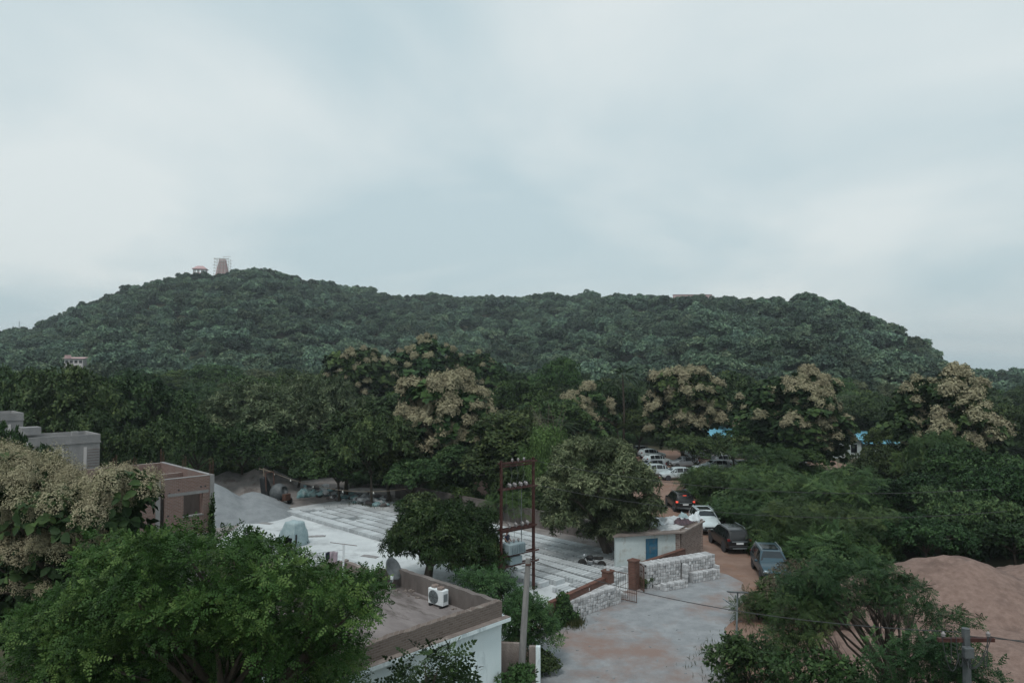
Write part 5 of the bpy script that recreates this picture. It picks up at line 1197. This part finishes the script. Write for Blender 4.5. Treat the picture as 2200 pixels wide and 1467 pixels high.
# ---- near flowering teak at left
cl = px_clumps(rg, [(-60,1010),(30,1000),(100,1015),(150,1035),(200,1030),(250,1050),(315,1060),(325,1090),(310,1130),(250,1170),(220,1240),(150,1330),(60,1400),(-60,1400)], 27, 110, .75, 2.6)
tb = Vector((-17.8,27.5,0)); lc = [(x-tb.x,y-tb.y,z,a,b,c) for x,y,z,a,b,c in cl]
e = empty('flowering_tree', tb, 0, 'nearest flowering tree with large cream panicles in front of the brick shell', 'tree', 'cream flowering trees')
link('trunk', trunk_mesh('trunk', rg, (0,0,0), (.2,.1,4.2), lc, .26, M['bark'], 40), e)
put(link('crown', rose_mesh('crown', rg, lc, 1200, 6, bigleaf(.33,.08,-.25), .38, M['leaf_teak'], droop=.3, pol=(.8,1.8)), e), kind='stuff')
pc = 0
for i, c_ in enumerate(sorted(lc, key=lambda c: -c[2])):
    k = 2 if i < 68 else (1 if i < 70 else (1 if i < 92 and i % 2 else 0))
    for q in range(k):
        d = unit(rg.normal(size=3)); d[1] = -abs(d[1])*.8; d[2] = abs(d[2])*.9; d = unit(d); pos = np.array(c_[:3]) + d*.74; s = .85 + .5*rg.random()
        link('flower_panicle', PAN[pc % 5], e, tuple(pos), (rg.normal()*.25, rg.normal()*.25, rg.random()*6), (s, s, s*1.1)); pc += 1
# ---- small trees and shrubs near the white house
def custom(name, base, poly, dep, ncl, r, nleaf, shape, size, mat, label, seed, bark='bark', r0=.08, fork=1.2, nl=14, cat='tree', dspread=1.2, flat=.8, **kw):
    rg = rs(seed); b = Vector(base); cl = [(x-b.x,y-b.y,z,p,q,s) for x,y,z,p,q,s in px_clumps(rg, poly, dep, ncl, r, dspread, 1.0, flat)]
    e = empty(name, b, 0, label, cat); link('trunk', trunk_mesh('trunk', rg, (0,0,0), (rg.normal()*.1, rg.normal()*.1, fork), cl, r0, M[bark], nl), e)
    put(link('crown', rose_mesh('crown', rg, cl, nleaf//6, 6, shape, size, M[mat], upax=.8), e), kind='stuff'); return e
custom('small_tree', (.2,31.5,0), [(990,1235),(1040,1235),(1090,1255),(1130,1275),(1165,1310),(1180,1380),(1120,1390),(1085,1370),(1080,1300),(1030,1270)], 31.5, 46, .48, 4200, frond(4,.34,.07,.3), .32, 'leaf_feather', 'bright green small tree between the white house and the concrete pole', 401, dspread=1.3)
custom('broad_leaf_shrub', (-2.6,21.3,0), [(870,1430),(910,1405),(960,1405),(985,1430),(990,1460),(1010,1490),(850,1500),(855,1460)], 21.3, 16, .40, 260, frond(6,.24,.07,.45), .60, 'leaf_dusk', 'dark shrub with long leaflet fronds in front of the white wall', 402, dspread=.9, up=1.0, out=.6, jit=.4, droop=.1, flat=.6, cat='shrub')
custom('wall_shrub', (.0,27.2,0), [(1065,1450),(1100,1430),(1140,1440),(1150,1490),(1060,1490)], 27.2, 14, .35, 1600, LF, .16, 'leaf_wood_light', 'weedy shrub at the foot of the leaning concrete pole', 403, r0=.04, fork=.4, nl=5, cat='shrub', dspread=.6)
# ivy on walls
def ivy(loc, rz, w_, h, n, label, seed, thick=.3):
    rg = rs(seed); P = np.stack([rg.random(n)*w_, -rg.random(n)*thick, rg.random(n)**.8*h], 1); P[:,2] *= (.6+.4*np.sin(P[:,0]*3+seed))
    me = cloud('creeper', P, rg.normal(size=(n,3))-np.array([0,0,.6]), np.tile([0,-1,.5],(n,1))+rg.normal(size=(n,3))*.4, .13*(.6+.8*rg.random(n)), leaf(.4), M['leaf_wood_light'], rg.random(n))
    return put(link('creeper', me, None, loc, (0,0,rz)), label, 'creeper', kind='stuff')
aw = math.atan2(40.6-35.7, 5.75-1.9); ivy((1.75,35.45,0), aw, 2.3, 1.75, 2600, 'green creeper growing over the left end of the low brick wall', 11, .45)
o = ivy(yd(-41.7,17.35,2.6), YAW-.2, .40, 4.0, 1500, 'green creeper climbing the corner of the brick shell', 12, .25)
# ---- lower right tree, bushes and the dark shrub
custom('spreading_tree', (13.4,24.6,0), [(1690,1245),(1750,1215),(1830,1210),(1900,1215),(1950,1250),(2010,1300),(2090,1335),(2105,1365),(2030,1360),(1960,1340),(1900,1320),(1840,1310),(1760,1300),(1710,1295),(1680,1275)], 24.6, 80, .40, 5200, frond(5,.28,.07,.3), .25, 'leaf_shade', 'spreading tree with thin bare limbs in front of the sand heap', 501, bark='bark_pale', r0=.14, fork=1.9, nl=34, dspread=1.8, up=1.0, flat=.6)
custom('spreading_tree', (11.9,24.0,0), [(1680,1300),(1710,1280),(1750,1290),(1770,1350),(1730,1400),(1690,1400),(1670,1350)], 24.2, 24, .42, 1700, frond(5,.28,.06,.3), .25, 'leaf_feather', 'lighter leafy tree left of the spreading tree over the sand', 502, bark='bark_pale', r0=.07, fork=1.2, nl=18, dspread=1.2)
custom('dark_bush', (9.6,28.2,0), [(1540,1410),(1565,1375),(1620,1350),(1670,1370),(1690,1420),(1680,1490),(1530,1490)], 28, 34, .5, 5200, LF, .17, 'leaf_dusk', 'round dark bush around the foot of the solar street lamp', 503, r0=.06, fork=.6, nl=10, cat='bush', dspread=1.2)
custom('dark_bush', (13.3,20.6,0), [(1880,1400),(1960,1370),(2060,1390),(2120,1420),(2130,1500),(1870,1500)], 20.6, 34, .5, 2600, frond(5,.28,.07,.3), .28, 'leaf_dusk', 'dark leafy bush around the utility pole at lower right', 504, r0=.06, fork=.6, nl=12, cat='bush', dspread=1.2)
custom('dark_bush', (11.6,22.0,0), [(1660,1430),(1720,1410),(1800,1420),(1850,1440),(1860,1500),(1660,1500)], 22, 20, .45, 3200, LF, .16, 'leaf_dusk', 'low dark bush under the bare limbs of the spreading tree', 505, r0=.05, fork=.5, nl=8, cat='bush', dspread=1.0)
custom('brown_bush', (13.0,30.5,0), [(1660,1260),(1700,1215),(1745,1215),(1760,1270),(1730,1320),(1670,1310)], 30.5, 22, .45, 3600, LN, .16, 'twig_brown', 'half bare brownish bush next to the dark blue hatchback', 506, r0=.06, fork=.8, nl=12, cat='bush', dspread=1.0)
# roadside shrubs, each placed on the ground beside the lane
sh = [(1668,1178,'shrub2','green shrub right of the black SUV'),(1650,1198,'shrub1','leafy shrub between the black SUV and the dark blue hatchback'),(1700,1225,'shrub1','shrub growing over the right side of the dark blue hatchback'),(1650,1262,'shrub2','low weeds in front of the dark blue hatchback'),(1720,1250,'shrub0','dense shrub right of the dark blue hatchback'),(1560,1130,'shrub2','shrub at the lane edge beside the pale SUV'),(1515,1100,'shrub2','shrub at the lane edge beyond the pale SUV'),(1540,1085,'shrub0','shrub where the lane enters the trees'),(1630,1330,'shrub2','low shrub beside the street lamp'),(1690,1330,'shrub1','light shrub right of the street lamp'),(1750,1340,'shrub0','dark shrub under the spreading tree'),(1385,1260,'shrub0','small weed at the foot of the red gate pillar'),(1175,1340,'shrub1','weed clump at the left end of the near block stack'),(1600,1420,'shrub2','weeds at the right edge of the concrete apron'),(1800,1250,'shrub0','shrub at the top edge of the sand'),(1850,1225,'shrub1','leafy shrub left of the sand heap'),(1770,1215,'shrub0','shrub behind the half bare bush'),(1900,1215,'shrub0','dark shrub touching the sand heap'),(880,1105,'shrub0','dark shrub at the back edge of the block rows'),(905,1112,'shrub0','shrub under the bare trunk behind the block rows'),(1165,1445,'shrub0','weed beside the white post')]
for i, (px, py, k, lb) in enumerate(sh):
    p = ground(px, py); t, c, _ = PROT[k]; s = R.uniform(.75,1.25)*(.45 if 'weed' in lb else 1); tree('shrub', (p.x, p.y, 0), lb, t, c, None, R.random()*6, (s, s, s), 'shrub')
# palm with drooping fronds and bare dead branches
def palm(px, ytop, dep, label):
    p = at(px, ytop, dep); gz = float(terrain(p.x, dep)); h = p.z-gz; e = empty('palm_tree', (p.x, dep, gz), 0, label, 'palm tree')
    MB().tube([(0,0,-.3),(.15,0,h*.5),(0,.1,h-1)], [.22,.16,.13], 8).build('trunk', M['bark'], e); rg = rs(int(px)); n = 16
    for i in range(n):
        q = 2*math.pi*i/n + rg.random()*.3; el = -.1 + 1.1*rg.random(); me = cloud('frond', np.array([[0,0,h-1.]]), np.array([[math.cos(q)*math.cos(el), math.sin(q)*math.cos(el), math.sin(el)]]), np.array([[-math.cos(q)*math.sin(el), -math.sin(q)*math.sin(el), math.cos(el)]]), np.array([2.6]), frond(18,.30,.018,.75,-.5), M['leaf_mango'], np.array([.5])); link('frond', me, e)
palm(1338,790,106,'palm with drooping fronds at the foot of the hill'); palm(1205,895,90,'low palm left of the small flowering tree')
bt = empty('bare_tree', (at(1188,870,84).x,84,0), 0, 'leafless tree with pale upright branches behind the bamboo', 'tree'); mb = MB(); rg = rs(9); hb = at(1188,858,84).z
for i in range(14):
    a = Vector((rg.normal()*.2, rg.normal()*.2, hb*.35)); b = Vector((rg.normal()*1.7, rg.normal()*1.2, hb*(.75+.25*rg.random()))); mb.tube([a, a.lerp(b,.5)+Vector((rg.normal()*.2,0,.3)), b], [.06,.035,.012], 5)
mb.tube([(0,0,-.3),(.1,0,hb*.4)], [.16,.10], 7); mb.build('trunk', M['bark_pale'], bt)

# ---- forest on the hill: one mass, scattered over the terrain
def gn_scatter(name, pts, idx, scl, rot, protos, label, cat):
    pc_ = bpy.data.collections.new(name + '_kinds')
    for i, me in enumerate(protos):
        o = bpy.data.objects.new(f'{name}_kind_{chr(97+i)}', me); pc_.objects.link(o)
    me = bpy.data.meshes.new(name); me.vertices.add(len(pts)); me.vertices.foreach_set('co', np.asarray(pts, np.float32).ravel())
    for nm, ty, da in (('idx','INT',np.asarray(idx,np.int32)),('scl','FLOAT_VECTOR',np.asarray(scl,np.float32).ravel()),('rot','FLOAT',np.asarray(rot,np.float32))):
        a = me.attributes.new(nm, ty, 'POINT'); a.data.foreach_set('vector' if ty == 'FLOAT_VECTOR' else 'value', da)
    o = link(name, me); g = bpy.data.node_groups.new(name, 'GeometryNodeTree')
    g.interface.new_socket('Geometry', in_out='INPUT', socket_type='NodeSocketGeometry'); g.interface.new_socket('Geometry', in_out='OUTPUT', socket_type='NodeSocketGeometry')
    N = g.nodes.new; L = g.links.new; gi = N('NodeGroupInput'); go = N('NodeGroupOutput'); ip = N('GeometryNodeInstanceOnPoints'); ci = N('GeometryNodeCollectionInfo')
    ci.inputs['Collection'].default_value = pc_; ci.inputs['Separate Children'].default_value = True; ci.inputs['Reset Children'].default_value = True
    def na(nm, ty): n = N('GeometryNodeInputNamedAttribute'); n.data_type = ty; n.inputs['Name'].default_value = nm; return n.outputs['Attribute']
    cx = N('ShaderNodeCombineXYZ'); L(na('rot','FLOAT'), cx.inputs[2])
    mp_ = N('GeometryNodeMeshToPoints'); L(gi.outputs[0], mp_.inputs['Mesh']); L(mp_.outputs[0], ip.inputs['Points']); L(ci.outputs[0], ip.inputs['Instance']); ip.inputs['Pick Instance'].default_value = True
    L(na('idx','INT'), ip.inputs['Instance Index']); L(cx.outputs[0], ip.inputs['Rotation']); L(na('scl','FLOAT_VECTOR'), ip.inputs['Scale']); L(ip.outputs[0], go.inputs[0])
    md = o.modifiers.new('scatter','NODES'); md.node_group = g; return put(o, label, cat, kind='stuff')
hp = []
for i in range(6):
    rg = rs(700+i); cl = lobed(rg, 3, 7.5, 6.2, 1.1, 8) if i < 4 else ellip_clumps(rg, 18, (0,0,4.2), (2.5,2.5,3.4), 1.15, lo=-.7)
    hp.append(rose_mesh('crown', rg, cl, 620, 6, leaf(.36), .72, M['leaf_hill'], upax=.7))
rg = rs(800); pts = []; scl = []; rot = []; ix = []
for dep in np.arange(190, 680, 5.6):
    sx_ = 6.2; half = dep*.78
    xs = np.arange(-half, half, sx_) + rg.normal(size=len(np.arange(-half, half, sx_)))*1.5; ys = dep + rg.normal(size=len(xs))*1.7
    px = 1100 + FOC*xs/ys; dd = np.interp(px, DEP_X, DEP_Y); z = terrain(xs, ys)
    for x, y, q, d, zz in zip(xs, ys, px, dd, z):
        if y > d + 16 and q < 2040: continue
        if q > 2060 and y > 420 and rg.random() < .5: continue
        if abs(x-tw.location.x) < 9 and 488 < y < 515: continue
        if abs(x-pv.location.x) < 7 and 480 < y < 506: continue
        if 1440 < q < 1535 and y > 478: continue
        if 140 < q < 190 and y < 246: continue
        pat = .5+.5*math.sin(x*.021+y*.013)*math.cos(y*.027-x*.009); h = (.42 + .80*rg.random()**1.3 + .22*pat)*(1.3 if rg.random() < .07 else 1)*.93
        if rg.random() < .05: continue
        h = min(h, 1.35 if (y > d-25 and rg.random() < .12) else 1.2)
        pts.append((x, y, zz-1.3)); scl.append((h*(.95+.3*rg.random()), h*(.95+.3*rg.random()), h*(.85+.4*rg.random()))); rot.append(rg.random()*6.28); ix.append(int(rg.integers(6)))
print('hill trees', len(pts))
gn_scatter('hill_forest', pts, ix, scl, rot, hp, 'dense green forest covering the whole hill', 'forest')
# undergrowth below the trees
pts = []; scl = []; rot = []; ix = []
for i in range(5200):
    y = 40 + 200*rg.random()**.8; x = (rg.random()*2-1)*(y*.8+4); px = 1100+FOC*x/y; t_ = x*WX.x+y*WX.y; s_ = x*NY.x+y*NY.y
    if -76 < t_ < -24 and 19 < s_ < 44.2: continue
    if s_ > 8 and s_ < 20 and t_ > -76 and t_ < -18: continue
    if 10.5 < x < 18.8 and y < 88: continue
    if x > 12 and 80 < y < 121 and px < 1960: continue
    if px > 1200 and px < 1480 and y < 64: continue
    if x > 10 and y < 48 and not (19 < x < 24 and y > 45): continue
    if -1 < x < 14 and y < 48: continue
    s = .7+.9*rg.random(); pts.append((x, y, float(terrain(x,y))-.1)); scl.append((s*1.2, s*1.2, s)); rot.append(rg.random()*6.28); ix.append(int(rg.integers(3)))
gn_scatter('undergrowth', pts, ix, scl, rot, [PROT['shrub0'][1], PROT['shrub1'][1], PROT['shrub2'][1]], 'low undergrowth beneath the trees of the belt', 'undergrowth')
# tufts of grass at the lane edges
rg = rs(900); n = 9000; P = []
while len(P) < n:
    c = [(9.9,31,1.6),(11.2,27.5,1.5),(10.2,24.5,1.6),(12.6,33.5,1.7),(18.6,44.5,1.2),(18.0,50,1.0),(18.4,58,1.3),(12.2,62,.8),(.6,27.5,.6),(3.2,36.4,.5),(-14,68,2)][rg.integers(11)]
    P.append((c[0]+rg.normal()*c[2]*.55, c[1]+rg.normal()*c[2]*.8, 0))
P = np.array(P); me = cloud('roadside_grass', P, np.tile([0,0,1.],(n,1))+rg.normal(size=(n,3))*.45, rg.normal(size=(n,3))*[1,1,.1], .12+.22*rg.random(n), leaf(.06,.01,-.1), M['grass'], rg.random(n))
put(link('roadside_grass', me), 'tufts of dry grass along the edges of the lane', 'grass', kind='stuff')
# litter on the apron
mb = MB()
for i in range(60):
    p = ground(R.uniform(1180,1600), R.uniform(1290,1467)); 
    if p.x > 10 and p.y < 31: continue
    s = R.uniform(.02,.06); mb.box((p.x,p.y,.009+s*.2),(s*2.2,s,s*.4),R.random()*3)
put(mb.build('litter', M['gravel'], None), 'scraps of litter and stone chips on the concrete apron', 'litter', kind='stuff')

# ================================================================ HAZE
hz = bpy.data.materials.new('haze'); hz.use_nodes = True; nt = hz.node_tree; nt.nodes.clear()
vo = nt.nodes.new('ShaderNodeVolumePrincipled'); vo.inputs['Color'].default_value = (.80,.90,.95,1); vo.inputs['Density'].default_value = .00027; vo.inputs['Anisotropy'].default_value = .2
oo = nt.nodes.new('ShaderNodeOutputMaterial'); nt.links.new(vo.outputs[0], oo.inputs['Volume'])
zt = float(ZZ.max()) + 45
put(MB().bb(-2450,2450,-320,2450,-3,zt).build('haze', hz), 'thin pale haze in the air over the valley', 'haze', kind='stuff')
